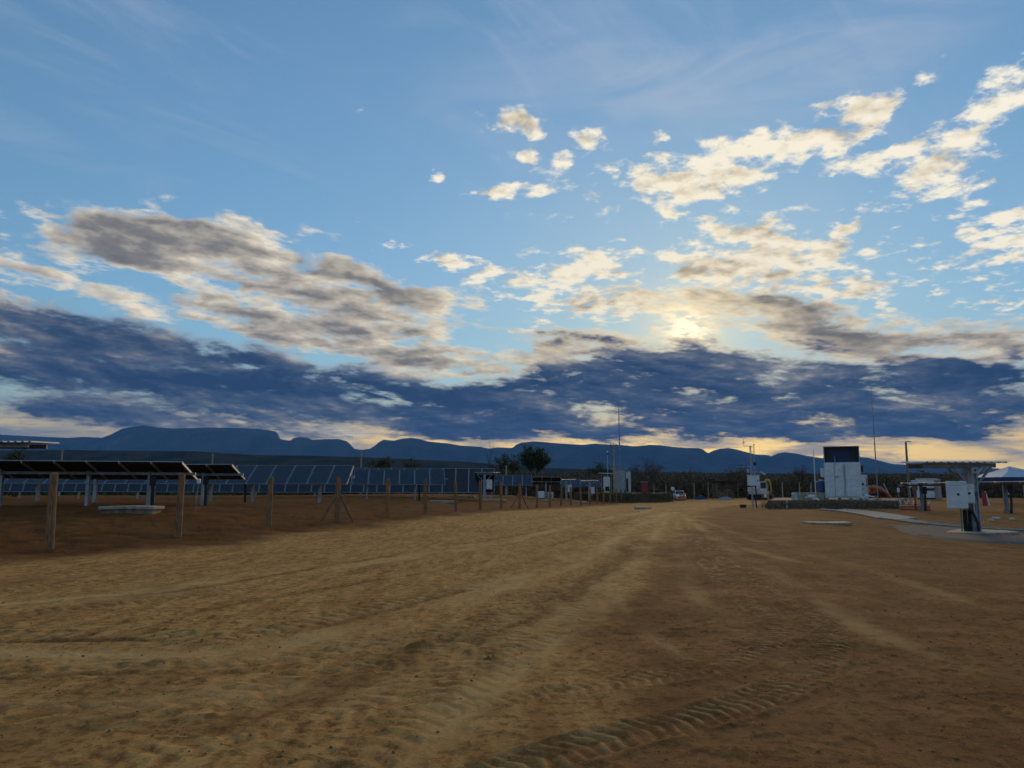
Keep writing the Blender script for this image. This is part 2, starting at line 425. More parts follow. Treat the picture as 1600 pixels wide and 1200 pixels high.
# ------------------------------------------------------------------ mesh helpers
class MB:
    """collects boxes, tubes and prisms into one mesh"""
    def __init__(self):
        self.v, self.f, self.mi, self.m = [], [], [], []
    def _m(self, material):
        if material not in self.m:
            self.m.append(material)
        return self.m.index(material)
    def poly(self, verts, faces, material=None):
        o = len(self.v)
        self.v += [tuple(p) for p in verts]
        k = self._m(material)
        for f in faces:
            self.f.append(tuple(o + i for i in f))
            self.mi.append(k)
        return self
    def box(self, c, s, material=None, rot=None, bev=0.0):
        hx, hy, hz = s[0] / 2, s[1] / 2, s[2] / 2
        c = Vector(c)
        if bev > 0:
            b = min(bev, hx * .9, hy * .9, hz * .9)
            pts, idx = [], {}
            for sx in (-1, 1):
                for sy in (-1, 1):
                    for sz in (-1, 1):
                        idx[(sx, sy, sz)] = len(pts)
                        pts += [Vector((sx * hx, sy * (hy - b), sz * (hz - b))), Vector((sx * (hx - b), sy * hy, sz * (hz - b))), Vector((sx * (hx - b), sy * (hy - b), sz * hz))]
            fs = []
            def I(s3, ax): return idx[s3] + ax
            for ax in range(3):
                o1, o2 = [a for a in range(3) if a != ax]
                for s0 in (-1, 1):
                    q = []
                    for a, b2 in ((-1, -1), (1, -1), (1, 1), (-1, 1)):
                        k = [0, 0, 0]; k[ax] = s0; k[o1] = a; k[o2] = b2
                        q.append(I(tuple(k), ax))
                    if (s0 > 0) != (ax != 1): q.reverse()
                    fs.append(q)
            for ax in range(3):
                o1, o2 = [a for a in range(3) if a != ax]
                for s1 in (-1, 1):
                    for s2 in (-1, 1):
                        k0 = [0, 0, 0]; k1 = [0, 0, 0]
                        k0[ax] = -1; k1[ax] = 1
                        k0[o1] = k1[o1] = s1; k0[o2] = k1[o2] = s2
                        fs.append([I(tuple(k0), o1), I(tuple(k1), o1), I(tuple(k1), o2), I(tuple(k0), o2)])
            for k in idx:
                fs.append([idx[k], idx[k] + 1, idx[k] + 2])
            if rot: pts = [rot @ p for p in pts]
            return self.poly([p + c for p in pts], fs, material)
        pts = [Vector((x, y, z)) for x in (-hx, hx) for y in (-hy, hy) for z in (-hz, hz)]
        if rot:
            pts = [rot @ p for p in pts]
        return self.poly([p + c for p in pts], [(0, 1, 3, 2), (4, 6, 7, 5), (0, 4, 5, 1), (2, 3, 7, 6), (0, 2, 6, 4), (1, 5, 7, 3)], material)
    def bar(self, a, b, w, h, material=None, up=(0, 0, 1)):
        a, b = Vector(a), Vector(b)
        d = (b - a)
        L = d.length
        x = d.normalized()
        u = Vector(up)
        if abs(x.dot(u)) > 0.98:
            u = Vector((0, 1, 0))
        y = u.cross(x).normalized()
        z = x.cross(y)
        r = Matrix((x, y, z)).transposed()
        return self.box((a + b) / 2, (L, w, h), material, r)
    def tube(self, path, rad, material=None, n=8, cap=True):
        path = [Vector(p) for p in path]
        if not hasattr(rad, '__len__'):
            rad = [rad] * len(path)
        rings = []
        for i, p in enumerate(path):
            d = (path[min(i + 1, len(path) - 1)] - path[max(i - 1, 0)]).normalized()
            u = Vector((0, 0, 1)) if abs(d.z) < 0.9 else Vector((1, 0, 0))
            a = u.cross(d).normalized()
            b = d.cross(a)
            rings.append([p + (a * math.cos(2 * math.pi * k / n) + b * math.sin(2 * math.pi * k / n)) * rad[i] for k in range(n)])
        v = [q for r in rings for q in r]
        f = []
        for i in range(len(rings) - 1):
            for k in range(n):
                k2 = (k + 1) % n
                f.append((i * n + k, i * n + k2, (i + 1) * n + k2, (i + 1) * n + k))
        if cap:
            f.append(tuple(reversed(range(n))))
            f.append(tuple(range((len(rings) - 1) * n, len(rings) * n)))
        return self.poly(v, f, material)
    def prism(self, outline, x0, x1, material=None, axis='x'):
        """outline of (a, b) pairs pushed along an axis"""
        n = len(outline)
        def P3(t, a, b):
            return {'x': (t, a, b), 'y': (a, t, b), 'z': (a, b, t)}[axis]
        v = [P3(x0, a, b) for a, b in outline] + [P3(x1, a, b) for a, b in outline]
        f = [tuple(range(n)), tuple(reversed(range(n, 2 * n)))]
        f += [(i, n + i, n + (i + 1) % n, (i + 1) % n) for i in range(n)]
        return self.poly(v, f, material)
    def mesh(self, name, default=None, smooth=False):
        me = bpy.data.meshes.new(name)
        me.from_pydata(self.v, [], self.f)
        for m in self.m:
            me.materials.append(m or default)
        if len(self.m) > 1:
            me.polygons.foreach_set('material_index', self.mi)
        bm = bmesh.new()
        bm.from_mesh(me)
        bmesh.ops.recalc_face_normals(bm, faces=bm.faces)
        bm.to_mesh(me)
        bm.free()
        if smooth:
            me.polygons.foreach_set('use_smooth', [True] * len(me.polygons))
        return me
    def build(self, name, material=None, parent=None, loc=(0, 0, 0), rot=None, smooth=False):
        o = bpy.data.objects.new(name, self.mesh(name, material, smooth))
        COL.objects.link(o)
        o.parent = parent
        o.location = loc
        if rot:
            o.rotation_euler = rot
        return o

def link(name, me, parent=None, loc=(0, 0, 0)):
    o = bpy.data.objects.new(name, me)
    COL.objects.link(o)
    o.parent = parent
    o.location = loc
    return o

LABELS = {}
def tag(o, label, cat, group=None):
    o['label'] = label
    o['category'] = cat
    if group:
        o['group'] = group
    return o

def thing(name, label, cat, loc, rz=0.0, group=None):
    o = bpy.data.objects.new(name, None)
    o.empty_display_size = 0.3
    COL.objects.link(o)
    o.location = loc
    o.rotation_euler = (0, 0, rz)
    return tag(o, label, cat, group)

def struct(o):
    o['kind'] = 'structure'
    return o
def stuff(o):
    o['kind'] = 'stuff'
    return o

# ------------------------------------------------------------------ lie of the land
FENCE_D = 4.67
def fence_xy(n):
    Y = 19.7 + FENCE_D * n
    return -11.75 + 0.2953 * FENCE_D * n, Y
FENCE_BASE = {0: 858, 1: 839, 2: 825, 3: 815, 4: 809, 5: 804, 6: 799, 7: 796.5, 8: 795, 9: 794, 10: 793, 11: 792, 13: 791.5, 15: 790.5, 18: 789, 20: 788, 23: 786.5}
ctrl = []
def cp(px, py, Y):
    p = at(px, py, Y)
    ctrl.append((p.x, p.y, p.z))
for n, py in FENCE_BASE.items():
    X, Y = fence_xy(n)
    zz_ = at(800, py, Y).z
    ctrl.append((X, Y, zz_))
for Y in (4, 6, 9, 13):
    for k in (-0.9, -0.45, 0, 0.45, 0.9):
        ctrl.append((k * Y, Y, 0.0))
for k in (-0.62, -0.1, 0.2, 0.45):
    ctrl.append((k * 18, 18, 0.0))
for a in [(5, 792, 35), (135, 790, 35), (228, 790, 35.5), (318, 790, 41), (149, 783, 50), (330, 785, 50), (500, 786, 50), (648, 781, 64), (300, 779, 77), (700, 777, 77), (30, 779, 77),
          (206, 803, 30), (306, 800, 31.5), (756, 779.5, 76), (840, 778, 90), (885, 778.5, 103), (920, 778, 112), (975, 786, 116), (1040, 784, 112), (1062, 778.5, 122), (1120, 779, 120),
          (1178, 793, 60), (1260, 795, 56), (1350, 795, 55.5), (1405, 797, 54), (1292, 818, 32), (1527, 835, 30), (1459, 797, 50), (1563, 809, 42),
          (1040, 790, 70), (1060, 805, 43), (1000, 800, 55), (900, 806, 42), (1190, 781, 108), (1450, 781, 95), (1570, 789, 70), (1340, 785, 80), (1600, 836, 30), (1420, 842, 25.5)]:
    cp(*a)
for k in (-0.8, -0.5, -0.2, 0.1, 0.4, 0.8):
    ctrl.append((k * 150, 150, 0.0 if k < 0 else -0.3))
ctrl = np.array(ctrl)
def _q(X, Y):
    Yc = np.clip(Y, 4.0, 160.0)
    return np.stack([np.clip(X / Yc, -1.0, 1.0) * 2.4, np.log(Yc) * 1.5], -1)
_Q = _q(ctrl[:, 0], ctrl[:, 1])
_C2 = 0.30 ** 2
_Phi = -np.sqrt(((_Q[:, None] - _Q[None]) ** 2).sum(-1) + _C2)
_n = len(_Q)
_A = np.zeros((_n + 1, _n + 1))
_A[:_n, :_n] = _Phi + np.eye(_n) * 0.03
_A[:_n, _n] = 1
_A[_n, :_n] = 1
_W = np.linalg.solve(_A, np.append(ctrl[:, 2], 0.0))
def land(X, Y):
    X = np.asarray(X, float); Y = np.asarray(Y, float)
    q = _q(X, Y)
    qf = q.reshape(-1, 2)
    z = np.empty(len(qf))
    for a_ in range(0, len(qf), 20000):
        b_ = qf[a_:a_ + 20000]
        d2 = (b_[:, None, 0] - _Q[None, :, 0]) ** 2 + (b_[:, None, 1] - _Q[None, :, 1]) ** 2
        z[a_:a_ + 20000] = _W[-1] - np.sqrt(d2 + _C2) @ _W[:-1]
    z = z.reshape(X.shape)
    r = np.hypot(X, Y)
    near_ = np.clip((r - 6) / 10, 0, 1); near_ = near_ * near_ * (3 - 2 * near_)
    far_ = np.clip((r - 150) / 120, 0, 1); far_ = far_ * far_ * (3 - 2 * far_)
    side = np.clip((Y - 2) / 6, 0, 1)
    z = np.clip(z, -1.6, 1.4) * near_ * side
    return z * (1 - far_) + far_ * -0.4
def H(x, y):
    return float(land(np.array([x]), np.array([y]))[0])
def gpt(px, Y, py=780):
    """point of the ground below a pixel column at depth Y"""
    p = at(px, py, Y)
    return Vector((p.x, Y, H(p.x, Y)))

# ------------------------------------------------------------------ ground sheet with its wheel tracks
def vnoise(x, y, seed=0):
    xi, yi = np.floor(x).astype(np.int64), np.floor(y).astype(np.int64)
    fx, fy = x - xi, y - yi
    fx, fy = fx * fx * (3 - 2 * fx), fy * fy * (3 - 2 * fy)
    def h(a, b):
        n = (a * 374761393 + b * 668265263 + seed * 974711) & 0x7fffffff
        n = ((n ^ (n >> 13)) * 1274126177) & 0x7fffffff
        return ((n ^ (n >> 16)) & 0xffff) / 65535.0
    return (h(xi, yi) * (1 - fx) + h(xi + 1, yi) * fx) * (1 - fy) + (h(xi, yi + 1) * (1 - fx) + h(xi + 1, yi + 1) * fx) * fy
def fbmn(x, y, oct=4, seed=0, gain=0.5):
    s, a, t = 0.0, 1.0, 0.0
    for i in range(oct):
        s = s + a * vnoise(x * 2 ** i, y * 2 ** i, seed + i * 17)
        t += a
        a *= gain
    return s / t
def sstep(a, b, x):
    t = np.clip((x - a) / (b - a), 0, 1)
    return t * t * (3 - 2 * t)

ang_in = np.linspace(-43, 43, 861)
ang_out = np.concatenate([np.linspace(44, 70, 20), np.linspace(74, 286, 54), np.linspace(290, 316, 20)])
ang = np.radians(np.concatenate([ang_in, ang_out]))
K = CAM_H * F_PX
rr = [0.25, 0.6, 1.0, 1.4, 1.8, 2.2, 2.5, 2.8, 3.1, 3.4]
pyr = np.concatenate([np.arange(1290, 1000, -1.5), np.arange(1000, 776, -0.8), np.arange(776, 767, -0.5)])
rr += [K / (p - HORIZON) for p in pyr if K / (p - HORIZON) > 3.5]
r_ = rr[-1]
while r_ < 9900:
    r_ *= 1.12
    rr.append(r_)
rr = np.array(rr)
GA, GR = np.meshgrid(ang, rr)
GX, GY = np.sin(GA) * GR, np.cos(GA) * GR
GZ = land(GX, GY)

def pixg(px, py):
    """photograph pixel to level ground (near the camera the ground is level)"""
    d = ray(px, py)
    t = CAM_H / -d.z
    return (d.x * t, d.y * t)
def smooth_path(pts, step=0.06):
    w = np.array([pixg(*p) for p in pts])
    # Catmull-Rom through the points, resampled evenly
    out = []
    P_ = np.vstack([2 * w[0] - w[1], w, 2 * w[-1] - w[-2]])
    for i in range(1, len(P_) - 2):
        L = np.linalg.norm(P_[i + 1] - P_[i])
        t = np.linspace(0, 1, max(2, int(L / step)), endpoint=False)[:, None]
        a, b, c, d = P_[i - 1], P_[i], P_[i + 1], P_[i + 2]
        out.append(0.5 * ((2 * b) + (-a + c) * t + (2 * a - 5 * b + 4 * c - d) * t ** 2 + (-a + 3 * b - 3 * c + d) * t ** 3))
    return np.vstack(out)
flatX, flatY = GX.ravel(), GY.ravel()
near_idx = np.where((np.hypot(flatX, flatY) < 62) & (flatY > 2.0) & (np.abs(flatX / np.maximum(flatY, 0.1)) < 0.95))[0]
nX, nY = flatX[near_idx], flatY[near_idx]
TR_S = np.zeros(len(nX)); dz_t = np.zeros(len(nX)); pale = np.zeros(len(nX)); damp = np.zeros(len(nX))
def track_coords(path, width):
    """signed side distance and run length for the ground points near a path"""
    seg = np.diff(path, axis=0)
    sl = np.hypot(seg[:, 0], seg[:, 1])
    run = np.concatenate([[0], np.cumsum(sl)])
    cell = width * 1.6
    grid = {}
    for i, p in enumerate(path[:-1]):
        grid.setdefault((int(math.floor(p[0] / cell)), int(math.floor(p[1] / cell))), []).append(i)
    cx, cy = np.floor(nX / cell).astype(int), np.floor(nY / cell).astype(int)
    key = (cx + 5000) * 20000 + (cy + 5000)
    order = np.argsort(key, kind='stable')
    ks = key[order]
    uniq, start = np.unique(ks, return_index=True)
    ends = np.append(start[1:], len(ks))
    ids, dist, srun = [], [], []
    for u, a, b in zip(uniq, start, ends):
        ux, uy = u // 20000 - 5000, u % 20000 - 5000
        cand = []
        for i in (-1, 0, 1):
            for j in (-1, 0, 1):
                cand += grid.get((ux + i, uy + j), [])
        if not cand:
            continue
        cand = np.array(cand)
        pi = order[a:b]
        dxx = nX[pi][:, None] - path[cand, 0][None]
        dyy = nY[pi][:, None] - path[cand, 1][None]
        d2 = dxx ** 2 + dyy ** 2
        k = d2.argmin(1)
        c = cand[k]
        tx, ty = seg[c, 0] / sl[c], seg[c, 1] / sl[c]
        ex, ey = nX[pi] - path[c, 0], nY[pi] - path[c, 1]
        ids.append(pi)
        dist.append(tx * ey - ty * ex)
        srun.append(run[c] + tx * ex + ty * ey)
    if not ids:
        return np.array([], int), np.array([]), np.array([])
    return np.concatenate(ids), np.concatenate(dist), np.concatenate(srun)

LUGS = [  # wheel tracks with tread: pixel path, half width, tread pitch, depth, kind
    ([(700, 1215), (820, 1192), (960, 1152), (1100, 1118), (1230, 1072), (1288, 1025), (1292, 985), (1262, 955), (1205, 925), (1140, 885), (1100, 850), (1075, 820)], 0.20, 0.125, 0.042, 'V'),
    ([(860, 1085), (1010, 1062), (1130, 1040), (1205, 1002), (1200, 970), (1160, 935), (1115, 895), (1085, 855), (1066, 822)], 0.18, 0.12, 0.026, 'V'),
    ([(0, 1122), (120, 1118), (230, 1112), (330, 1098), (460, 1062), (620, 1032), (760, 992), (860, 945), (930, 900), (980, 850)], 0.26, 0.30, 0.045, 'V'),
    ([(0, 1052), (110, 1048), (220, 1044), (360, 1042), (520, 1020), (640, 1000), (790, 955), (900, 905), (970, 850), (1020, 815)], 0.22, 0.24, 0.034, 'V'),
    ([(-40, 994), (110, 992), (230, 990), (330, 998), (430, 985), (560, 955), (720, 920), (860, 875), (960, 835), (1030, 803)], 0.22, 0.24, 0.040, 'B'),
    ([(-60, 962), (100, 952), (250, 936), (400, 914), (600, 884), (800, 848), (940, 815), (1030, 793)], 0.20, 0.20, 0.034, 'B'),
    ([(-60, 925), (150, 905), (330, 888), (560, 860), (800, 830), (950, 806), (1030, 789)], 0.22, 0.20, 0.022, 'B'),
    ([(520, 1215), (640, 1130), (760, 1050), (850, 985), (910, 930), (960, 880), (1005, 835)], 0.24, 0.20, 0.028, 'V'),
    ([(60, 1225), (330, 1160), (560, 1105), (740, 1040), (870, 965), (950, 895), (1000, 840)], 0.24, 0.22, 0.022, 'V'),
]
rng_ = np.random.default_rng(7)
for path_px, hw, pitch, depth, kind in LUGS:
    path = smooth_path(path_px)
    ids, d, s = track_coords(path, hw * 1.7)
    if not len(ids):
        continue
    u = d / hw
    wob_ = fbmn(nX[ids] * 1.3, nY[ids] * 1.3, 3, 5)
    fade = sstep(0.20, 0.52, fbmn(s * 0.45 + hw * 91, u * 0.9 + 3.0, 4, 9) + 0.10)
    if depth >= 0.042:
        fade = 0.5 + 0.5 * fade
    inside = 1 - sstep(0.85, 1.08, np.abs(u))
    ph = s / pitch + np.abs(u) * (0.55 if kind == 'V' else 0.1) + 0.8 * (wob_ - 0.5) + 0.7 * (fbmn(s * 0.9 + hw * 50, u * 0.8, 2, 77) - 0.5)
    saw = ph - np.floor(ph)
    lug = np.where(saw < 0.62, saw / 0.62, (1 - saw) / 0.38)
    lug = lug * (0.25 + 1.3 * fbmn(s / pitch * 0.7, u * 2.5 + 7, 3, 3))
    berm = np.exp(-((np.abs(u) - 1.14) / 0.16) ** 2)
    boost = 1.3 if path_px[0][0] < 400 else 1.05
    dz_t[ids] += boost * fade * (inside * 0.45 * depth * (-0.45 + 1.0 * lug) + berm * 0.5 * depth * (1.6 * fbmn(nX[ids] * 6, nY[ids] * 6, 3, 23) - 0.3))
    pale[ids] = np.maximum(pale[ids], fade * 0.55 * inside * sstep(0.55, 0.95, lug) * sstep(0.30, 0.55, fbmn(nX[ids] * 5, nY[ids] * 5, 3, 13)))  # rib tops coloured paler, a highlight painted along the tread
    damp[ids] = np.maximum(damp[ids], fade * inside * 0.35 * (1 - sstep(0.15, 0.55, lug)))  # hollows of the tread tinted a darker brown

SMOOTH = [  # polished, paler wheel lanes
    ([(660, 1150), (760, 1080), (850, 1010), (920, 965), (955, 930), (990, 880), (1030, 830), (1055, 800)], 0.26, 0.9),
    ([(1040, 1010), (1000, 985), (975, 950), (962, 925)], 0.14, 0.6),
    ([(1560, 1062), (1480, 1040), (1330, 968), (1230, 908), (1140, 858), (1085, 822), (1060, 800)], 0.24, 0.55),
    ([(1640, 990), (1450, 920), (1290, 872), (1160, 840), (1085, 812)], 0.22, 0.38),
    ([(-60, 1020), (200, 1020), (420, 1010), (640, 960), (820, 900), (950, 850), (1040, 802)], 0.7, 0.9),
    ([(-60, 945), (200, 925), (450, 893), (700, 858), (900, 822), (1030, 792)], 0.7, 0.9),
    ([(300, 1080), (560, 1070), (760, 1010), (880, 950), (960, 890), (1040, 815)], 0.5, 0.8),
    ([(1250, 880), (1180, 862), (1110, 838), (1070, 812)], 0.25, 0.6),
    ([(1180, 1005), (1120, 965), (1080, 915), (1065, 860), (1058, 815)], 0.22, 0.4),
]
for path_px, hw, amt in SMOOTH:
    path = smooth_path(path_px)
    ids, d, s = track_coords(path, hw * 1.9)
    u = np.abs(d) / hw
    brk = sstep(0.22, 0.75, fbmn(s * 0.6 + hw * 37, d * 2.0, 4, 21))
    w = (1 - sstep(0.0, 1.25, u + 1.1 * (fbmn(nX[ids] * 3.5, nY[ids] * 3.5, 4, 2) - 0.5))) * brk
    pale[ids] = np.maximum(pale[ids], amt * w)
    dz_t[ids] = dz_t[ids] * (1 - 0.7 * w) - 0.010 * w

RUTS = [  # narrow, darker wheel ruts where the sandy skin is cut through to the brown earth
    ([(-60, 948), (156, 933), (303, 919), (449, 892), (694, 851), (860, 826), (1000, 797)], 0.13, 0.75, 0.02),
    ([(-60, 985), (156, 976), (244, 968), (376, 943), (547, 913), (720, 884), (880, 846), (1010, 805)], 0.13, 0.7, 0.02),
    ([(-60, 1002), (156, 999), (361, 1001), (520, 975), (700, 930)], 0.11, 0.7, 0.02),
    ([(-60, 1060), (180, 1052), (350, 1052), (520, 1030), (640, 1012)], 0.10, 0.6, 0.015),
    ([(560, 1050), (645, 1018), (760, 982), (860, 940), (938, 900), (1000, 850)], 0.42, 0.75, 0.01),
    ([(-60, 905), (200, 884), (420, 860), (640, 836), (840, 812)], 0.14, 0.5, 0.01),
    ([(700, 1140), (850, 1075), (950, 1010), (1010, 940), (1040, 880)], 0.30, 0.5, 0.01),
]
for path_px, hw, amt, dep in RUTS:
    path = smooth_path(path_px)
    ids, d, s = track_coords(path, hw * 1.9)
    u = np.abs(d + 0.10 * (fbmn(s * 1.1, s * 0 + 2, 3, 88) - 0.5)) / hw
    brk = sstep(0.25, 0.62, fbmn(s * 0.8 + hw * 57, d * 3.0, 4, 25))
    w = (1 - sstep(0.2, 1.2, u + 1.0 * (fbmn(nX[ids] * 5, nY[ids] * 5, 4, 12) - 0.5))) * brk
    damp[ids] = np.maximum(damp[ids], amt * w)
    pale[ids] *= 1 - 0.8 * w
    dz_t[ids] -= dep * w

# loose clods, ripples and hollows between the tracks
rough_ = (fbmn(nX * 0.55, nY * 0.55, 4, 31) - 0.5) * 0.060 + (fbmn(nX * 3.0, nY * 3.0, 4, 41) - 0.5) * 0.026
clod = sstep(0.62, 0.80, fbmn(nX * 9, nY * 9, 2, 51)) * 0.012 * sstep(0.40, 0.65, fbmn(nX * 0.6, nY * 0.6, 3, 61))
nd_ = np.hypot(nX, nY)
fall = 1 - sstep(34, 60, nd_)
dzf = np.zeros(GX.size); dzf[near_idx] = (dz_t + rough_ + clod) * fall
# the ploughed field beyond the fence stays rough further out
def fence_side(X, Y):
    return (X - (-11.75 + 0.2953 * (Y - 19.7)))         # < 0 : field side
field = 1 - sstep(0.3, 3.4, fence_side(flatX, flatY) + 2.6 * (fbmn(flatX * 0.35, flatY * 0.35, 3, 71) - 0.5))
field *= (flatY > 6) * (1 - sstep(150, 220, np.hypot(flatX, flatY)))
fmask = (field > 0.01) & (np.hypot(flatX, flatY) < 130)
dzf[fmask] += field[fmask] * (0.16 * (fbmn(flatX[fmask] * 0.9, flatY[fmask] * 1.4, 4, 81) - 0.5) + 0.05 * (fbmn(flatX[fmask] * 5, flatY[fmask] * 5, 3, 82) - 0.5))
Zf = GZ.ravel() + dzf
paleF = np.zeros(GX.size); paleF[near_idx] = pale
dark_amtF = np.zeros(GX.size); dark_amtF[near_idx] = damp
# sandy haul road (pale) against red-brown earth
yy = np.maximum(flatY, 1.0)
sx_, sy_ = 800 + F_PX * flatX / yy, HORIZON + K / yy
rd_px = np.array([775, 790, 800, 830, 860, 900, 1000, 1200, 1500], float)
rd_r = np.array([1330, 1120, 1085, 1055, 1010, 960, 850, 690, 470], float)
jit = (fbmn(flatX * 0.30, flatY * 0.30, 4, 91) - 0.5) * 3.2
right_edge = (np.interp(sy_, rd_px, rd_r) - 800) / F_PX * yy
road = 1 - sstep(-1.2, 1.6, flatX - right_edge + jit)
road *= 1 - field
road *= (1 - sstep(90, 160, np.hypot(flatX, flatY))) * (flatY > 0)
road = np.clip(road, 0, 1)

me = bpy.data.meshes.new('ground')
nr, na = GX.shape
co = np.stack([flatX, flatY, Zf], -1)
co = np.vstack([co, [[0, 0, 0]]])
I = np.arange(nr * na).reshape(nr, na)
a = I[:-1, :]; b = I[1:, :]
an = np.roll(a, -1, 1); bn = np.roll(b, -1, 1)
quads = np.stack([a, b, bn, an], -1).reshape(-1, 4)[:, ::-1]
tri = np.stack([np.full(na, nr * na), I[0], np.roll(I[0], -1)], -1)[:, ::-1]
nq, nt = len(quads), len(tri)
me.vertices.add(len(co)); me.vertices.foreach_set('co', co.ravel())
me.loops.add(nq * 4 + nt * 3); me.loops.foreach_set('vertex_index', np.concatenate([quads.ravel(), tri.ravel()]).astype(np.int32))
me.polygons.add(nq + nt)
me.polygons.foreach_set('loop_start', np.concatenate([np.arange(nq) * 4, nq * 4 + np.arange(nt) * 3]).astype(np.int32))
me.update(); me.validate()
me.polygons.foreach_set('use_smooth', np.ones(nq + nt, bool))
for nm, arr in (('soil_pale', paleF), ('soil_dark', dark_amtF), ('soil_road', road), ('soil_field', field)):
    at_ = me.attributes.new(nm, 'FLOAT', 'POINT')
    at_.data.foreach_set('value', np.append(arr, 0.0).astype(np.float32))

mg = bpy.data.materials.new('dry_earth'); mg.use_nodes = True
k = G(mg.node_tree); b_ = mg.node_tree.nodes['Principled BSDF']
def attr(n_):
    q = k.node('ShaderNodeAttribute'); q.attribute_name = n_
    return q.outputs['Fac']
pos = k.node('ShaderNodeNewGeometry').outputs['Position']
n_big = k.noise(pos, 0.16, 5, 0.6)
n_mid = k.noise(pos, 1.1, 6, 0.62)
n_fin = k.noise(pos, 9.0, 8, 0.74)
n_str = k.noise(k.mapping(pos, rot=(0, 0, R(-22)), scale=(2.6, 0.5, 1), typ='POINT'), 1.6, 6, 0.62)
EARTH_BROWN, EARTH_BROWN2 = (0.43, 0.20, 0.068), (0.295, 0.13, 0.044)
SAND, SAND2 = (0.74, 0.388, 0.122), (0.56, 0.266, 0.08)
FIELD, FIELD2 = (0.22, 0.082, 0.020), (0.115, 0.042, 0.012)
cb = k.mix(k.rng(n_mid, 0.35, 0.65), EARTH_BROWN2, EARTH_BROWN)
cs = k.mix(k.rng(n_str, 0.36, 0.62), SAND2, SAND)
cf = k.mix(k.rng(n_mid, 0.36, 0.62), FIELD2, FIELD)
roadf = k.rng(k.m('ADD', attr('soil_road'), k.m('MULTIPLY', k.m('SUBTRACT', n_mid, 0.5), 0.9)), 0.15, 0.85)
c_ = k.mix(roadf, cb, cs)
c_ = k.mix(attr('soil_field'), c_, cf)
c_ = k.mix(k.rng(n_big, 0.35, 0.7, 0.0, 0.35), c_, k.mix(0.5, c_, (0.15, 0.08, 0.035)))
# wind-sorted streaks, darker hollows and scattered grit at several sizes
n_lane = k.noise(k.mapping(pos, rot=(0, 0, R(-15)), scale=(1.0, 0.22, 1), typ='POINT'), 0.9, 5, 0.6)
c_ = k.mix(k.rng(n_lane, 0.51, 0.63, 0.0, 0.28), c_, (0.185, 0.080, 0.026))
c_ = k.mix(k.rng(k.noise(k.mapping(pos, rot=(0, 0, R(-12)), scale=(1, 0.55, 1), typ='POINT'), 3.6, 8, 0.76), 0.51, 0.63, 0.0, 0.42), c_, (0.135, 0.060, 0.020))
c_ = k.mix(k.rng(n_fin, 0.48, 0.60, 0.0, 0.56), c_, (0.13, 0.058, 0.020))
c_ = k.mix(k.rng(k.noise(pos, 17.0, 5, 0.7), 0.60, 0.70, 0.0, 0.6), c_, (0.60, 0.36, 0.15))
c_ = k.mix(k.m('MULTIPLY', k.m('MULTIPLY', attr('soil_pale'), k.rng(n_fin, 0.30, 0.55, 0.45, 1.0)), 1.0), c_, (0.74, 0.44, 0.165))
c_ = k.mix(k.m('MULTIPLY', attr('soil_dark'), k.rng(n_fin, 0.35, 0.6, 0.55, 1.0)), c_, (0.22, 0.092, 0.030))
# scrubland far out
dist_ = k.vm('LENGTH', pos)
c_ = k.mix(k.rng(dist_, 150, 320), c_, k.mix(k.rng(n_big, 0.4, 0.6), (0.050, 0.050, 0.022), (0.095, 0.075, 0.040)))
mg.node_tree.links.new(c_, b_.inputs['Base Color'])
b_.inputs['Roughness'].default_value = 0.95
b_.inputs['Specular IOR Level'].default_value = 0.02
bp_ = k.node('ShaderNodeBump'); bp_.inputs['Strength'].default_value = 1.0; bp_.inputs['Distance'].default_value = 0.042
hgt = k.m('ADD', k.m('MULTIPLY', n_fin, 0.7), k.m('MULTIPLY', k.noise(pos, 38.0, 4, 0.7), 0.35))
hgt = k.m('ADD', hgt, k.m('MULTIPLY', n_mid, 0.5))
mg.node_tree.links.new(hgt, bp_.inputs['Height'])
mg.node_tree.links.new(bp_.outputs[0], b_.inputs['Normal'])
me.materials.append(mg)
ground = struct(link('ground', me))

# loose crumbs of earth and grit lying on the surface in front of the camera
rg = np.random.default_rng(19)
nc = 5200
cy_ = 3.6 + 16.0 * rg.uniform(0, 1, nc) ** 1.5
cx_ = cy_ * rg.uniform(-0.78, 0.78, nc)
keep = fbmn(cx_ * 0.7, cy_ * 0.7, 3, 61) > rg.uniform(0.25, 0.75, nc)
cx_, cy_ = cx_[keep], cy_[keep]
from_idx = np.searchsorted(rr, np.hypot(cx_, cy_))
ai = np.argmin(np.abs(np.degrees(np.arctan2(cx_, cy_))[:, None] - ang_in[None, ::4]), 1) * 4
cz_ = Zf.reshape(nr, na)[np.clip(from_idx, 0, nr - 1), ai]
sz = np.clip(rg.lognormal(-4.9, 0.40, len(cx_)), 0.004, 0.018)
octv = np.array([(1, 0, 0), (-1, 0, 0), (0, 1, 0), (0, -1, 0), (0, 0, 1), (0, 0, -1), (.6, .6, .5), (-.6, -.5, .6)], float)
octf = [(0, 6, 4), (6, 2, 4), (2, 1, 4), (1, 7, 4), (7, 3, 4), (3, 0, 4), (0, 2, 6), (2, 0, 5), (1, 2, 5), (3, 1, 5), (0, 3, 5), (1, 3, 7)]
V_ = octv[None] * rg.uniform(.6, 1.2, (len(cx_), 8, 3)) * sz[:, None, None]
th = rg.uniform(0, 6.28, len(cx_))
Vx = V_[..., 0] * np.cos(th)[:, None] - V_[..., 1] * np.sin(th)[:, None]
Vy = V_[..., 0] * np.sin(th)[:, None] + V_[..., 1] * np.cos(th)[:, None]
V_ = np.stack([Vx + cx_[:, None], Vy + cy_[:, None], V_[..., 2] * .75 + cz_[:, None] + sz[:, None] * .25], -1).reshape(-1, 3)
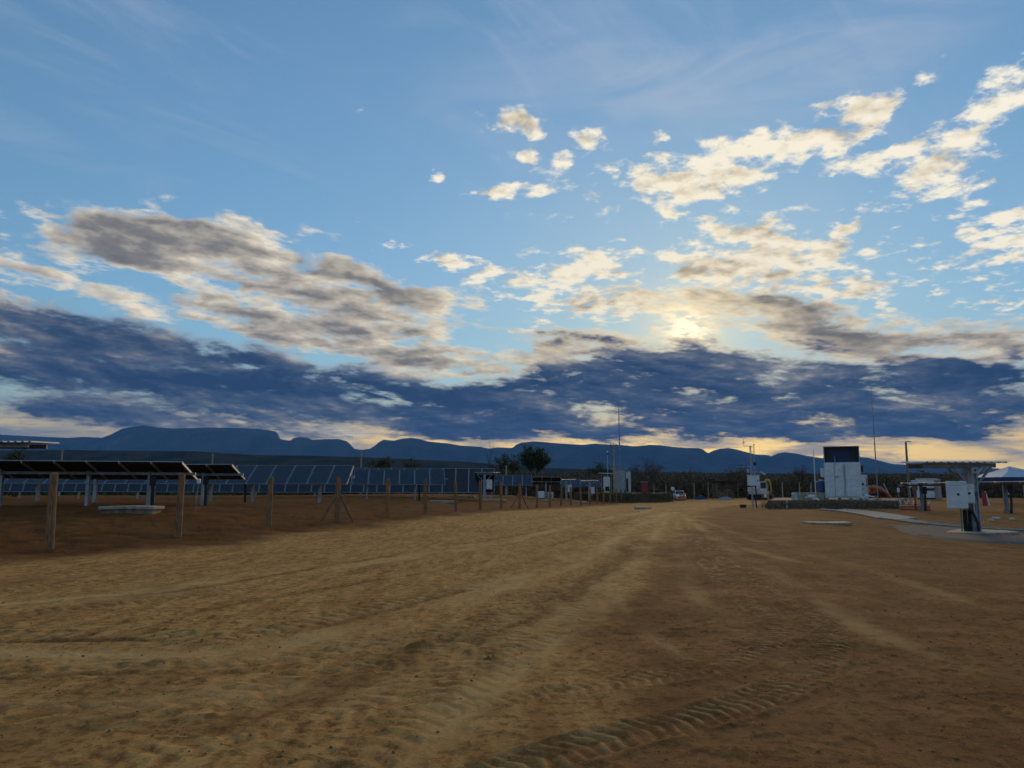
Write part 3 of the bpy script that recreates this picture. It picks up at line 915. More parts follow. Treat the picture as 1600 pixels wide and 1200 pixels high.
F_ = (np.array(octf)[None] + (np.arange(len(cx_)) * 8)[:, None, None]).reshape(-1, 3)
mc = bpy.data.meshes.new('soil_crumbs'); mc.from_pydata(V_.tolist(), [], F_.tolist())
M_crumb = leaf_mat('earth_crumbs', (0.16, 0.078, 0.03), (0.42, 0.235, 0.09))
mc.materials.append(M_crumb)
crumbs = stuff(link('soil_crumbs', mc))
crumbs['label'] = 'loose crumbs of dry earth scattered over the near ground'
crumbs['category'] = 'soil'

# ------------------------------------------------------------------ mountains and foothills
RIDGE = [(-500, 690), (-300, 684), (-120, 680), (0, 679), (40, 681), (80, 683), (105, 684), (130, 682.5), (160, 684), (175, 678), (190, 670), (205, 667), (225, 664.5), (245, 667.5), (270, 669.5), (300, 669), (325, 668), (360, 668.5), (390, 669.5), (420, 672), (432, 674.5), (436, 681), (438, 686), (448, 688), (455, 688), (458, 684.5), (468, 683), (480, 684), (487, 687), (510, 686), (530, 686), (543, 690), (550, 697), (553, 701), (565, 703), (578, 701), (585, 697), (593, 690), (600, 687), (615, 688.5), (628, 685.5), (642, 684), (655, 686), (670, 690), (690, 692), (700, 692.5), (718, 696), (730, 697), (750, 698), (764, 701), (778, 699), (800, 700), (808, 694), (815, 691.5), (825, 690.5), (832, 689.5), (850, 690.5), (875, 693), (910, 695), (930, 693), (950, 694.5), (970, 695), (990, 697.5), (1015, 695), (1030, 695.5), (1050, 698), (1075, 700), (1090, 700), (1098, 702), (1106, 708), (1115, 704), (1125, 701), (1138, 700), (1150, 702), (1165, 706), (1180, 710), (1200, 711), (1205, 713), (1215, 708.5), (1226, 706.5), (1240, 708), (1260, 712), (1285, 716), (1292, 714), (1345, 714), (1355, 715), (1375, 720), (1395, 725), (1415, 726), (1425, 722), (1432, 721), (1450, 724), (1500, 728), (1560, 732), (1600, 736), (1750, 738), (1950, 730), (2200, 735)]
def ridge_mesh(name, prof, dist, front, back, n, levels, bumps, material, seed, cliff):
    """land that climbs from the plain to a skyline at a given distance and falls away behind it"""
    ts = np.array([ray(px, py).x / ray(px, py).y for px, py in prof])
    hs = np.array([ray(px, py).z / ray(px, py).y for px, py in prof]) * dist + CAM_H
    t = np.linspace(ts[0], ts[-1], n)
    top = np.interp(t, ts, hs)
    V = []
    for (fr, hf) in levels:
        d = dist - front * (1 - fr) if fr <= 1 else dist + back * (fr - 1)
        w = np.sin(np.pi * np.clip(fr, 0, 2) / 2) ** 2 * (0 if fr == 1 else 1)
        nz1 = fbmn(t * 42 + fr * 2.1, t * 0 + fr * 3.3, 4, seed) - 0.5
        nz2 = fbmn(t * 130 + fr, t * 0 + fr * 1.3, 3, seed + 3) - 0.5
        z = top * hf * (1 + (0 if fr == 1 else bumps * nz1)) + (0 if fr == 1 else bumps * 25 * nz2 * hf)
        dd = d + nz1 * (0 if fr == 1 else front * 0.10)
        V.append(np.stack([t * dd, dd, np.maximum(z, -2.0) if hf > 0.01 else np.full(n, -2.0)], -1))
    V = np.stack(V)
    L = len(levels)
    I = np.arange(L * n).reshape(L, n)
    q = np.stack([I[:-1, :-1], I[:-1, 1:], I[1:, 1:], I[1:, :-1]], -1).reshape(-1, 4)
    me = bpy.data.meshes.new(name)
    me.from_pydata(V.reshape(-1, 3).tolist(), [], q.tolist())
    me.materials.append(material)
    me.polygons.foreach_set('use_smooth', [True] * len(me.polygons))
    return struct(link(name, me))
def land_mat(name, c1, c2, c3, s1, s2):
    m = bpy.data.materials.new(name); m.use_nodes = True
    k = G(m.node_tree); b = m.node_tree.nodes['Principled BSDF']
    pos = k.node('ShaderNodeNewGeometry').outputs['Position']
    c = k.mix(k.rng(k.noise(pos, s1, 5, 0.6), 0.38, 0.62), c1, c2)
    nrm = k.sep(k.node('ShaderNodeNewGeometry').outputs['Normal'])[2]
    c = k.mix(k.m('MULTIPLY', k.rng(nrm, 0.75, 0.45), k.rng(k.noise(pos, s2, 4, 0.6), 0.42, 0.62)), c, c3)
    m.node_tree.links.new(c, b.inputs['Base Color'])
    b.inputs['Roughness'].default_value = 1.0
    b.inputs['Specular IOR Level'].default_value = 0.0
    return m
M_mount = land_mat('forested_rock', (0.014, 0.020, 0.014), (0.060, 0.060, 0.042), (0.42, 0.26, 0.22), 0.004, 0.003)  # wide tone contrast paints in ridges that the flat lighting leaves out
M_foot = land_mat('dry_forest_slope', (0.022, 0.024, 0.012), (0.055, 0.046, 0.026), (0.045, 0.036, 0.022), 0.012, 0.02)
mountains = ridge_mesh('mountain_range', RIDGE, 9000, 2600, 1800, 1500,
    [(0, 0), (0.25, 0.12), (0.5, 0.30), (0.68, 0.46), (0.80, 0.56), (0.86, 0.62), (0.89, 0.82), (0.93, 0.90), (1, 1.0), (1.4, 0.8), (2, 0)], 0.22, M_mount, 5, 0.6)
FOOT = [(-500, 700), (-200, 702), (0, 704), (90, 703), (180, 704), (300, 705), (400, 711), (480, 712), (560, 714), (650, 718), (720, 721), (800, 728), (900, 733), (1000, 737), (1200, 740), (1400, 740), (1600, 741), (2200, 740)]
foothills = ridge_mesh('foothills', FOOT, 1900, 1400, 500, 900,
    [(0, 0), (0.2, 0.05), (0.4, 0.14), (0.55, 0.26), (0.7, 0.42), (0.8, 0.56), (0.9, 0.76), (0.96, 0.9), (1, 1.0), (1.5, 0.7), (2, 0)], 0.35, M_foot, 15, 0.0)

# ------------------------------------------------------------------ haze
hz = MB().box((0, 1500, 385), (22400, 22400, 776)).build('haze', None)
hz.location = (0, -1500, 0)
hz['kind'] = 'stuff'
mh = bpy.data.materials.new('hazy_air'); mh.use_nodes = True
mh.node_tree.nodes.remove(mh.node_tree.nodes['Principled BSDF'])
pv = mh.node_tree.nodes.new('ShaderNodeVolumePrincipled')
pv.inputs['Color'].default_value = (0.17, 0.46, 1.0, 1)
pv.inputs['Density'].default_value = 6.4e-5
pv.inputs['Anisotropy'].default_value = 0.0
mh.node_tree.links.new(pv.outputs[0], mh.node_tree.nodes['Material Output'].inputs['Volume'])
hz.data.materials.clear(); hz.data.materials.append(mh)

# ------------------------------------------------------------------ fence along the road
ORD = ['first', 'second', 'third', 'fourth', 'fifth', 'sixth', 'seventh', 'eighth', 'ninth', 'tenth', 'eleventh', 'twelfth', 'thirteenth', 'fourteenth', 'fifteenth', 'sixteenth', 'seventeenth', 'eighteenth', 'nineteenth', 'twentieth', 'twenty-first', 'twenty-second', 'twenty-third', 'twenty-fourth']
def post_mb(rnd, h=1.85, r=0.100):
    mb = MB()
    n = 10
    path, rad = [], []
    bx, by = rnd.uniform(-.02, .02), rnd.uniform(-.02, .02)
    for i in range(7):
        t = i / 6
        path.append((bx * math.sin(t * 3), by * math.sin(t * 2.4), -0.12 + t * (h + 0.12)))
        rad.append(r * (1.06 - 0.10 * t) * rnd.uniform(0.96, 1.04))
    path.append((path[-1][0] + .004, path[-1][1], h + 0.012)); rad.append(r * 0.80)
    return mb.tube(path, rad, None, n)
for n in range(24):
    rnd = random.Random(100 + n)
    X, Y = fence_xy(n)
    X += rnd.uniform(-.08, .08) + (.2 if n == 0 else 0); Y += rnd.uniform(-.15, .15)
    z = H(X, Y)
    hh = 1.85 * rnd.uniform(0.97, 1.03)
    wood = M_wood if rnd.random() < 0.6 else M_wood2
    tilt = (R(rnd.uniform(-1.6, 1.6)), R(rnd.uniform(-1.5, 1.8)), rnd.uniform(0, 6))
    if n in (3, 9):
        side = 'nearer' if n == 3 else 'farther'
        t = thing('fence_post', f'wooden fence post propped by two diagonal braces, the {side} of the two braced posts', 'fence post', (X, Y, z), 0, 'wooden fence posts beside the dirt road')
        post_mb(rnd, hh, 0.115).build('post', wood, t, rot=(0, 0, 1.0), smooth=False)
        ux, uy = 0.2953 / 1.0427, 1 / 1.0427
        for s in (-1, 1):
            e = Vector((0.75 * s * 0.96, 0.6 * s * 0.3, H(X + 0.75 * s, Y + 0.2 * s) - z - 0.08))
            MB().tube([e, e * 0.5 + Vector((0, 0, 0.62)), Vector((0.06 * s, 0, 1.22))], [0.062, 0.058, 0.05], None, 8).build('brace', wood, t)
    else:
        o = post_mb(rnd, hh).build('fence_post', wood, None, (X, Y, z), tilt)
        lab = f'weathered wooden fence post, {ORD[n]} from the left along the dirt road'
        if n == 0: lab = 'leaning wooden fence post at far left, the nearest and largest of the fence'
        if n == 23: lab = 'last small wooden fence post of the row, nearest the white car'
        tag(o, lab, 'fence post', 'wooden fence posts beside the dirt road')

# ------------------------------------------------------------------ solar trackers
def panel_mesh(w, c):
    mb = MB()
    fw, th = 0.035, 0.038
    mb.box((0, -c / 2 + fw / 2, 0), (w, fw, th), M_alu)
    mb.box((0, c / 2 - fw / 2, 0), (w, fw, th), M_alu)
    mb.box((-w / 2 + fw / 2, 0, 0), (fw, c - 2 * fw, th), M_alu)
    mb.box((w / 2 - fw / 2, 0, 0), (fw, c - 2 * fw, th), M_alu)
    x, y = w / 2 - fw, c / 2 - fw
    mb.poly([(-x, -y, .012), (x, -y, .012), (x, y, .012), (-x, y, .012)], [(0, 1, 2, 3)], M_pv)
    mb.poly([(-x, -y, -.006), (x, -y, -.006), (x, y, -.006), (-x, y, -.006)], [(3, 2, 1, 0)], M_back)
    mb.box((0, 0.02, -.018), (0.12, 0.08, 0.022), M_dark)
    me = bpy.data.meshes.new('solar_panel')
    me.from_pydata(mb.v, [], mb.f)
    for m in mb.m: me.materials.append(m)
    me.polygons.foreach_set('material_index', mb.mi)
    return me
PANELS = {}
def get_panel(w, c):
    if (w, c) not in PANELS:
        rail = MB().box((0, 0, 0), (0.05, c * 0.94, 0.06)).mesh('rail', M_galv)
        PANELS[(w, c)] = (panel_mesh(w, c), rail)
    return PANELS[(w, c)]
def tracker(label, A, B, tilt, posts, pitch=1.3, chord=2.4, midline=False, group='solar tracker rows', motor=None, foot=False):
    """A, B: ends of the torque tube; tilt > 0 faces the camera"""
    A, B = Vector(A), Vector(B)
    mid = (A + B) / 2
    base = Vector((mid.x, mid.y, H(mid.x, mid.y)))
    t = thing('solar_tracker', label, 'solar panels', base, 0, group)
    ex = (B - A).normalized()
    ey = Vector((0, 0, 1)).cross(ex).normalized()
    ez = ex.cross(ey)
    L = (B - A).length
    n = max(1, int(round(L / pitch)))
    step = L / n
    pm, rm = get_panel(round(step - 0.022, 3), chord)
    Rm = Matrix((ex, ey, ez)).transposed().to_4x4()
    Rt = Rm @ Matrix.Rotation(R(tilt), 4, 'X')
    up = (Rt @ Vector((0, 0, 1, 0)).to_4d()).to_3d() if False else (Rt.to_3x3() @ Vector((0, 0, 1)))
    for i in range(n):
        c = A + ex * (step * (i + 0.5)) + up * 0.15 - base
        o = link('solar_panel', pm, t)
        o.matrix_local = Matrix.Translation(c) @ Rt
    for i in range(n + 1):
        c = A + ex * min(max(step * i, 0.03), L - 0.03) + up * 0.095 - base
        o = link('rail', rm, t)
        o.matrix_local = Matrix.Translation(c) @ Rt
    a, b = A - ex * 0.15 - base, B + ex * 0.25 - base
    MB().bar(a, b, 0.12, 0.12, M_galv2).build('torque_tube', None, t)
    for px in posts:
        k = (at(px, 760, (A.y + B.y) / 2).x - A.x) / (B.x - A.x)
        p = A + (B - A) * k
        g0 = H(p.x, p.y)
        mb = MB()
        h0, h1 = g0 - 0.15 - base.z, p.z - base.z - 0.02
        for off, s in (((0, -.07), (.15, .012)), ((0, .07), (.15, .012)), ((0, 0), (.012, .13))):
            mb.box((p.x - base.x + off[0], p.y - base.y + off[1], (h0 + h1) / 2), (s[0], s[1], h1 - h0), M_galv)
        mb.box((p.x - base.x, p.y - base.y, h1 + 0.02), (0.10, 0.24, 0.22), M_galv2)
        mb.build('post', None, t)
        if foot:
            MB().tube([(p.x - base.x, p.y - base.y, g0 - 0.2 - base.z), (p.x - base.x, p.y - base.y, g0 + 0.22 - base.z)], 0.2, M_conc2, 12).build('footing', None, t)
    if motor is not None:
        for px in motor:
            k = (at(px, 760, (A.y + B.y) / 2).x - A.x) / (B.x - A.x)
            p = A + (B - A) * k - base
            g0 = H(p.x + base.x, p.y + base.y) - base.z
            mb = MB().box((p.x, p.y - 0.22, p.z - 0.32), (0.26, 0.14, 0.44), M_dark, bev=0.02)
            mb.tube([(p.x, p.y - .22, p.z - .5), (p.x + .02, p.y - .2, (p.z + g0) / 2), (p.x, p.y - .15, g0 - .05)], 0.075, M_dark, 8)
            mb.build('drive_controller', None, t)
    return t
tracker('nearest tracker row at left, dark panel undersides toward the camera', at(-150, 737.5, 34.2), at(297, 740.5, 35.2), -18, (-90, 5, 135, 228), motor=(236,))
tracker('short tracker table seen from below just behind the nearest row', at(95, 742, 41), at(373, 741.5, 41.2), -18, (150, 317), motor=(323,))
tracker('long tracker row with pale grey-blue panels tilted toward the camera', at(-70, 743.5, 50), at(548, 745, 50), 31, (-40, 60, 149, 240, 330, 395, 500), motor=(150, 385))
tracker('short table of tilted panels right of the long pale row', at(552, 747.5, 63), at(695, 748.5, 64), 31, (575, 648), motor=(655,))
tracker('long dark tracker row tipped almost upright behind the other rows', at(-80, 749.5, 77), at(773, 751.5, 77), 72, tuple(range(-60, 770, 92)), pitch=1.28, chord=2.55)
tracker('small far table of blue panels right of the open-sided steel shelter', at(771, 752, 95), at(831, 752.5, 95), 31, (790, 822))
tracker('small far table showing its black underside, before the leafy tree', at(832, 752.5, 100), at(876, 753, 100), -22, (853,))
tracker('far table of dusty grey panels behind the two small shelters', at(876, 756, 114), at(938, 756.5, 114), 28, (890, 925))
tracker('tracker row laid flat behind the white inverter boxes at right', at(1408, 758.5, 50), at(1680, 755.5, 46), 1.0, (1459, 1563, 1660), motor=(1461, 1566), foot=True)

# ------------------------------------------------------------------ small things in the field
p = gpt(206, 30.5, 800)
t = thing('inspection_pit', 'low concrete cable pit with a split lid in the red field', 'cable pit', (p.x, p.y, p.z - 0.02), R(4))
for s in (-1, 1):
    MB().box((s * 0.52, 0, 0.235), (1.02, 1.15, 0.12), M_conc, bev=0.015).build('lid', None, t, rot=(0, R(s * 1.2), 0))
MB().box((0, 0, 0.04), (1.88, 0.98, 0.27), M_concd, bev=0.01).build('wall', None, t)
p = gpt(306, 31.5, 800)
t = thing('sensor_pole', 'thin pole with a small white sensor head in front of the trackers', 'sensor', p)
MB().tube([(-.03, 0, -.1), (0, 0, 0.6), (.05, 0, 1.2)], 0.022, M_galv2, 8).build('pole', None, t)
MB().tube([(.05, 0, 1.2), (.05, 0, 1.24), (.05, 0, 1.36), (.05, 0, 1.40)], [0.05, 0.075, 0.075, 0.05], M_white, 10).build('sensor_head', None, t)
for i, (px, py, Y, L, lab) in enumerate([(692, 787.5, 62, 2.0, 'pale concrete slab lying in the field left of the open-sided shelter'), (722, 779.5, 78, 2.6, 'thin concrete slab at the foot of the upright dark row'),
                          (772, 781, 74, 2.4, 'concrete slab lying just right of the open-sided shelter post'), (848, 781.5, 86, 2.0, 'short concrete slab in front of the two white crates'), (905, 780, 92, 1.8, 'small concrete slab below the two small far shelters'), (1004, 787, 62, 1.1, 'small concrete block on the roadside below the red cabinet')]):
    p = gpt(px, Y, py)
    tag(MB().box((0, 0, 0.06), (L, 0.9, 0.2), M_conc, bev=0.02).build('concrete_slab', None, None, (p.x, p.y, p.z), (0, 0, R(6 * i - 10))), lab, 'slab', 'concrete slabs in the field')
# white crates in the mid distance
for px, w, h, Y, lab, m_ in ((844, 0.95, 0.8, 92, 'white plastic tank on the ground under the black-bottomed table', M_white), (860, 0.6, 0.8, 93, 'small white box with a red front beside the white tank', M_whited)):
    p = gpt(px, Y, 770)
    t = thing('storage_box', lab, 'box', p, R(8))
    MB().box((0, 0, h / 2 + 0.12), (w, 0.7, h), m_, bev=0.06).build('body', None, t)
    MB().box((0, 0, h + 0.15), (w * .5, 0.4, 0.06), M_dark if px < 850 else M_red, bev=0.01).build('lid', None, t)
    MB().box((0, 0, 0.05), (w * 1.05, 0.75, 0.12), M_wood2).build('pallet', None, t)
    if px > 850:
        MB().box((-.08, -.37, h * .55), (.3, .05, .4), M_red).build('front_panel', None, t)

# ------------------------------------------------------------------ inverter shelters
def shelter(label, base, rz, W=3.5, Hh=2.75, D_=1.7, cabs=(), detail=True, pad=True, lean=0.0, posts=((0.0, 0.0), (-0.42, 1.2)), offset=-0.55, ribs=True, roofmat=None, turn=0.0):
    t = thing('inverter_shelter', label, 'shelter', base, rz, 'small roofed inverter shelters')
    top = Hh
    for i, (x, y) in enumerate(posts):
        w = 0.25 if i == 0 else 0.18
        mb = MB()
        if i == 0:
            for dx_, s in ((-.10, .035), (.10, .035)):
                mb.box((x + dx_, y, (top - .22) / 2 - .1), (.045, .24, top - .22 + .2), M_galv)
            mb.box((x, y, (top - .22) / 2 - .1), (.17, .06, top - .22 + .2), M_galv)
            mb.box((x, y - .02, top - .34), (.25, .26, .24), M_galv)
        else:
            mb.box((x, y, (top - .22) / 2 - .1), (w, .16, top - .22 + .2), M_galv2)
        mb.build('post', None, t)
    for i, (x, y) in enumerate(posts):
        MB().box((offset, y, top - .14), (W * 0.84, .10, .17), M_galv2).build('roof_beam', None, t)
        for s in (-1, 1):
            MB().bar((x + s * .10, y, top - .95 if i == 0 else top - .85), (x + s * .72, y, top - .22), .07, .07, M_galv2, up=(0, 1, 0)).build('brace', None, t)
    y0, y1 = posts[0][1] - .35, posts[-1][1] + .35
    # ribbed sheet roof
    rb = MB()
    nrib = int(W / 0.26)
    outl = []
    for i in range(nrib):
        x = offset - W / 2 + W * i / nrib
        s = W / nrib
        outl += [(x, 0.0), (x + s * .60, 0.0), (x + s * .68, .045), (x + s * .92, .045)]
    outl.append((offset + W / 2, 0.0))
    v, f = [], []
    for (x, zr) in outl:
        v += [(x, y0, top - .04 + zr), (x, y1, top - .04 + zr + .05), (x, y1, top - .055 + zr + .05), (x, y0, top - .055 + zr)]
    for i in range(len(outl) - 1):
        a = 4 * i
        f += [(a, a + 4, a + 5, a + 1), (a + 2, a + 6, a + 7, a + 3), (a, a + 3, a + 7, a + 4), (a + 1, a + 5, a + 6, a + 2)]
    f += [(0, 1, 2, 3), (len(v) - 4, len(v) - 1, len(v) - 2, len(v) - 3)]
    rb.poly(v, f, roofmat or M_whited)
    rb.build('roof', None, t)
    for (x, y, z, w, h, d, hd) in cabs:
        c = MB().box((0, 0, 0), (w, d, h), M_white, bev=0.035).build('cabinet', None, t, (x, y, z), (0, 0, turn))
        MB().box((hd[0], -d / 2 - .012, hd[1]), (.085, .03, .085), M_dark, bev=.008).build('handle', None, c)
        MB().box((0, -d / 2 - .001, h / 2 - .16), (w * .88, .008, .008), M_galv2).build('door_seam', None, c)
    if detail:
        rnd = random.Random(5)
        for i in range(7):
            x = -.40 + i * .062
            MB().tube([(x, .12 + .05 * (i % 2), -.1), (x + rnd.uniform(-.02, .02), .12, .45), (x + rnd.uniform(-.03, .03), .14, .95), (x - .05 + rnd.uniform(-.02, .02), .16, 1.12)], .034, M_rubber, 8).build('conduit', None, t)
        MB().tube([(-.02, -.16, -.1), (-.05, -.18, .4), (-.16, -.12, .78), (-.3, .0, 1.05)], .05, M_rubber, 8).build('conduit', None, t)
        MB().box((-.22, .02, 1.02), (.46, .16, .28), M_rust, bev=.02).build('cable_tray', None, t)
        MB().tube([(-.46, .2, -.1), (-.46, .2, .95)], .03, M_conc2, 8).build('riser_pipe', None, t)
        MB().box((0.005, -.128, 1.50), (.10, .02, .14), M_blue).build('warning_plate', None, t)
        MB().box((0.03, -.155, 2.42), (.07, .02, .08), M_dark).build('bolt_plate', None, t)
    if pad:
        n = 26
        rr_ = random.Random(11)
        ring = [(1.85 * math.cos(2 * math.pi * i / n) * rr_.uniform(.93, 1.05) - .25, 1.5 * math.sin(2 * math.pi * i / n) * rr_.uniform(.93, 1.05) + .5) for i in range(n)]
        MB().prism(ring, -.25, .095, M_conc, 'z').build('pad', None, t)
    return t
pS = gpt(1527, 30, 835)
shelter('near steel inverter shelter at right with white boxes and cable bundle', pS, 0.0, W=3.3, offset=-.48, turn=R(-27), posts=((0.0, 0.0), (.46, 1.2)), cabs=((-.70, -.06, 1.48, .70, 1.06, .24, (.04, .02)), (-.20, .02, 1.52, .38, .74, .24, (.02, .02)), (.02, .30, 1.42, .2, .82, .2, (.0, .1))))
p = at(57, 691, 30)
zb = H(p.x - 1.0, 30)
shelter('shelter roof corner cut off by the left edge of the picture', (p.x - 2.1, 30, zb), 0, W=3.8, Hh=p.z - zb + 0.03, posts=((0, 0), (-.9, 1.2)), offset=.2, detail=False, pad=False)
for px, Y, py, lab, nb in ((757, 76, 779, 'open-sided T-shaped steel shelter with a white box amid the panels', 1), (885, 103, 778, 'small far shelter with a pale box, left of its twin', 1), (921, 112, 777, 'small far shelter with a pale box, right of its twin and nearest the kiosks', 1)):
    b0 = gpt(px, Y, py)
    ztop = at(px, 738 if px < 800 else (749 if px < 900 else 751), Y).z
    shelter(lab, b0, 0, W=2.45, Hh=ztop - b0.z, offset=.25 if px < 800 else .1, posts=((0, 0), (.05, 1.1)), cabs=((.46, .02, min(1.48, ztop - b0.z - .8), .56, .95, .28, (.05, .0)),), detail=False, pad=False)

# ------------------------------------------------------------------ raised gravel platforms
def platform(name, outline, top, drop, material, seed):
    """flat-topped bank with sloping, uneven sides"""
    rnd = random.Random(seed)
    n = len(outline)
    pts = []
    for i in range(n):
        a, b = Vector(outline[i]), Vector(outline[(i + 1) % n])
        m = max(1, int((b - a).length / 0.8))
        for k in range(m):
            pts.append(a + (b - a) * (k / m))
    cx = sum(p.x for p in pts) / len(pts); cy = sum(p.y for p in pts) / len(pts)
    v, N = [], len(pts)
    for lvl, (grow, zf) in enumerate(((1.0, 1.0), (1.06, .72), (1.10, .4), (1.15, 0.0))):
        for p in pts:
            d = Vector((p.x - cx, p.y - cy))
            L = d.length
            e = (grow - 1) * 5.0 + rnd.uniform(-.12, .12)
            q = Vector((cx, cy)) + d * ((L + e) / L)
            gz = H(q.x, q.y) - .35
            z = gz + (top - gz) * zf + rnd.uniform(-.05, .05) * (lvl > 0)
            v.append((q.x, q.y, z))
    f = [tuple(range(N))]
    for l in range(3):
        for i in range(N):
            j = (i + 1) % N
            f.append((l * N + i, l * N + j, (l + 1) * N + j, (l + 1) * N + i))
    return struct(MB().poly(v, f, material).build(name))
M_gravel = mat('dark_gravel', (0.15, 0.105, 0.062), 0.95, var=0.3, scale=6, bump=0.02)
M_gravel2 = mat('grey_gravel', (0.078, 0.072, 0.062), 0.95, var=0.3, scale=14, bump=0.03)
topR = 0.62
platform('platform_right', [at(1200, 780, 58).xy, at(1402, 780, 57).xy, at(1415, 780, 70).xy, at(1215, 780, 72).xy], topR, 0, M_gravel, 3)
topL = 0.75
platform('platform_left', [at(905, 780, 115).xy, at(1043, 780, 115).xy, at(1043, 780, 127).xy, at(900, 780, 127).xy], topL, 0, M_gravel, 4)

# gravel turning circle round the near shelter
def patch(name, pts_px, material, lift=0.02, sub=5):
    """sheet laid just over the ground along a pixel outline (level ground)"""
    ring = []
    for (px, py, Y) in pts_px:
        q = at(px, py, Y)
        ring.append(Vector((q.x, q.y)))
    n = len(ring)
    c = sum(ring, Vector((0, 0))) / n
    v, f = [], []
    rnd = random.Random(9)
    fine_ring = []
    for i in range(n):
        a, b = ring[i], ring[(i + 1) % n]
        m = max(2, int((b - a).length / .35))
        for j in range(m):
            q = a + (b - a) * (j / m)
            fine_ring.append(q + Vector((rnd.uniform(-.07, .07), rnd.uniform(-.07, .07))))
    N = len(fine_ring)
    for l in range(sub + 1):
        s = 1 - l / (sub + .001)
        for q in fine_ring:
            r2 = c + (q - c) * s
            v.append((r2.x, r2.y, H(r2.x, r2.y) + (lift + .03 if l > 0 else -.06)))
    for l in range(sub):
        for i in range(N):
            j = (i + 1) % N
            f.append((l * N + i, l * N + j, (l + 1) * N + j, (l + 1) * N + i))
    return struct(MB().poly(v, f, material).build(name))
patch('gravel_path', [(1362, 822, 33), (1420, 838, 27.5), (1480, 847, 25.5), (1560, 853, 24.3), (1660, 856, 24), (1680, 838, 29), (1600, 836, 30.5), (1520, 828, 33), (1440, 824, 34.5)], M_gravel2)
# concrete-lined drain: three lengths of shallow channel
def channel(label, px_path, w, d, name='drain_channel'):
    pts = [Vector((at(px, py, Y).x, Y)) for px, py, Y in px_path]
    o = MB()
    prof = [(-w / 2 - .14, .07), (-w / 2, .09), (-w * .2, .02), (w * .2, .02), (w / 2, .09), (w / 2 + .14, .07), (w / 2 + .12, -.15), (-w / 2 - .12, -.15)]
    rows = []
    for i, p in enumerate(pts):
        a = pts[max(i - 1, 0)]; b = pts[min(i + 1, len(pts) - 1)]
        t = (b - a).normalized(); nrm = Vector((-t.y, t.x))
        rows.append([(p.x + nrm.x * s, p.y + nrm.y * s, H(p.x, p.y) + z + d) for s, z in prof])
    n = len(prof)
    v = [q for r in rows for q in r]
    f = [(i * n + k, i * n + (k + 1) % n, (i + 1) * n + (k + 1) % n, (i + 1) * n + k) for i in range(len(rows) - 1) for k in range(n)]
    f += [tuple(range(n)), tuple(range((len(rows) - 1) * n, len(rows) * n))]
    r0 = Vector((pts[0].x, pts[0].y, H(pts[0].x, pts[0].y)))
    v = [tuple(Vector(q) - r0) for q in v]
    return tag(o.poly(v, f, M_conc2).build(name, None, None, r0), label, 'drain', 'concrete drain lengths')
channel('pale concrete drain running down from the gravel platform', [(1302, 797, 52), (1330, 801, 48), (1355, 806, 44), (1380, 811, 40.5), (1402, 815, 37.5)], 1.5, .02)
channel('narrow concrete drain curving behind the near shelter at right', [(1404, 816, 37.2), (1440, 821, 35.2), (1480, 825, 34), (1520, 829, 33.2), (1570, 832, 32.6), (1640, 834, 32.2)], .7, .0)
p = gpt(1292, 32, 818)
t = thing('concrete_cover', 'flat concrete pit cover on the bare ground right of the road', 'pit cover', p, R(-7))
for s in (-1, 1):
    MB().box((s * .43, 0, .03), (.84, 1.15, .08), M_conc, bev=.012).build('slab', None, t, rot=(0, R(-1.5 * s), 0))

# ------------------------------------------------------------------ white equipment container on the right platform
def on(px, Y, top):
    q = at(px, 780, Y)
    return Vector((q.x, Y, top))
b0 = on(1318.5, 60, topR)
t = thing('equipment_container', 'tall white equipment container with a dark board on its roof', 'container', b0, R(-23))
W_, Hc = 2.62, 2.83
body = MB()
body.box((0, 1.3, Hc / 2 + .08), (W_, 2.6, Hc - .1), M_white, bev=.03)
body = body.build('body', None, t)
for x, w in ((-.92, .68), (-.24, .62), (.72, 1.02)):
    d = MB().box((x, -.03, Hc / 2 + .10), (w, .05, Hc - .34), M_white, bev=.012).build('door', None, t)
    for zz2 in (.35, .5, .65):
        MB().box((x, -.058, Hc * zz2), (w * .9, .006, .012), M_greyp).build('pressing', None, d)
for x in (-.57, .07, .18):
    MB().box((x, -.045, Hc / 2 + .1), (.025, .03, Hc - .3), M_greyp).build('door_bar', None, t)
for x in (-.48, -.32):
    MB().box((x, -.075, Hc * .62), (.07, .05, .10), M_dark, bev=.01).build('door_lock', None, t)
for x in (-1.2, -.3, .5, 1.2):
    MB().box((x, .1, .06), (.22, .3, .16), M_concd).build('foot', None, t)
rf = MB()
z0, z1 = Hc + .06, Hc + 1.28
rf.box((0, .30, (z0 + z1) / 2), (W_ - .1, .03, z1 - z0 - .06), M_dark)
rf.box((-.1, .26, (z0 + z1) / 2 - .12), (1.35, .02, (z1 - z0) * .62), M_navy)
rf = rf.build('roof_board', None, t)
fr = MB()
for s in (-1, 1):
    fr.box((s * (W_ / 2 - .05), .2, (z0 + z1) / 2), (.06, .5, z1 - z0), M_galv)
fr.box((0, .2, z1), (W_ - .04, .52, .05), M_galv)
fr.build('board_frame', None, t)
MB().tube([(-.48, -.05, Hc - .1), (-.48, -.05, Hc + .55)], .025, M_galv, 8).build('conduit', None, t)
MB().box((-W_ / 2 - .14, .5, Hc * .74), (.26, .5, .7), M_white, bev=.03).build('air_conditioner', None, t)
MB().box((W_ / 2 + .10, .6, Hc * .84), (.18, .4, .5), M_dark, bev=.02).build('fan_box', None, t)

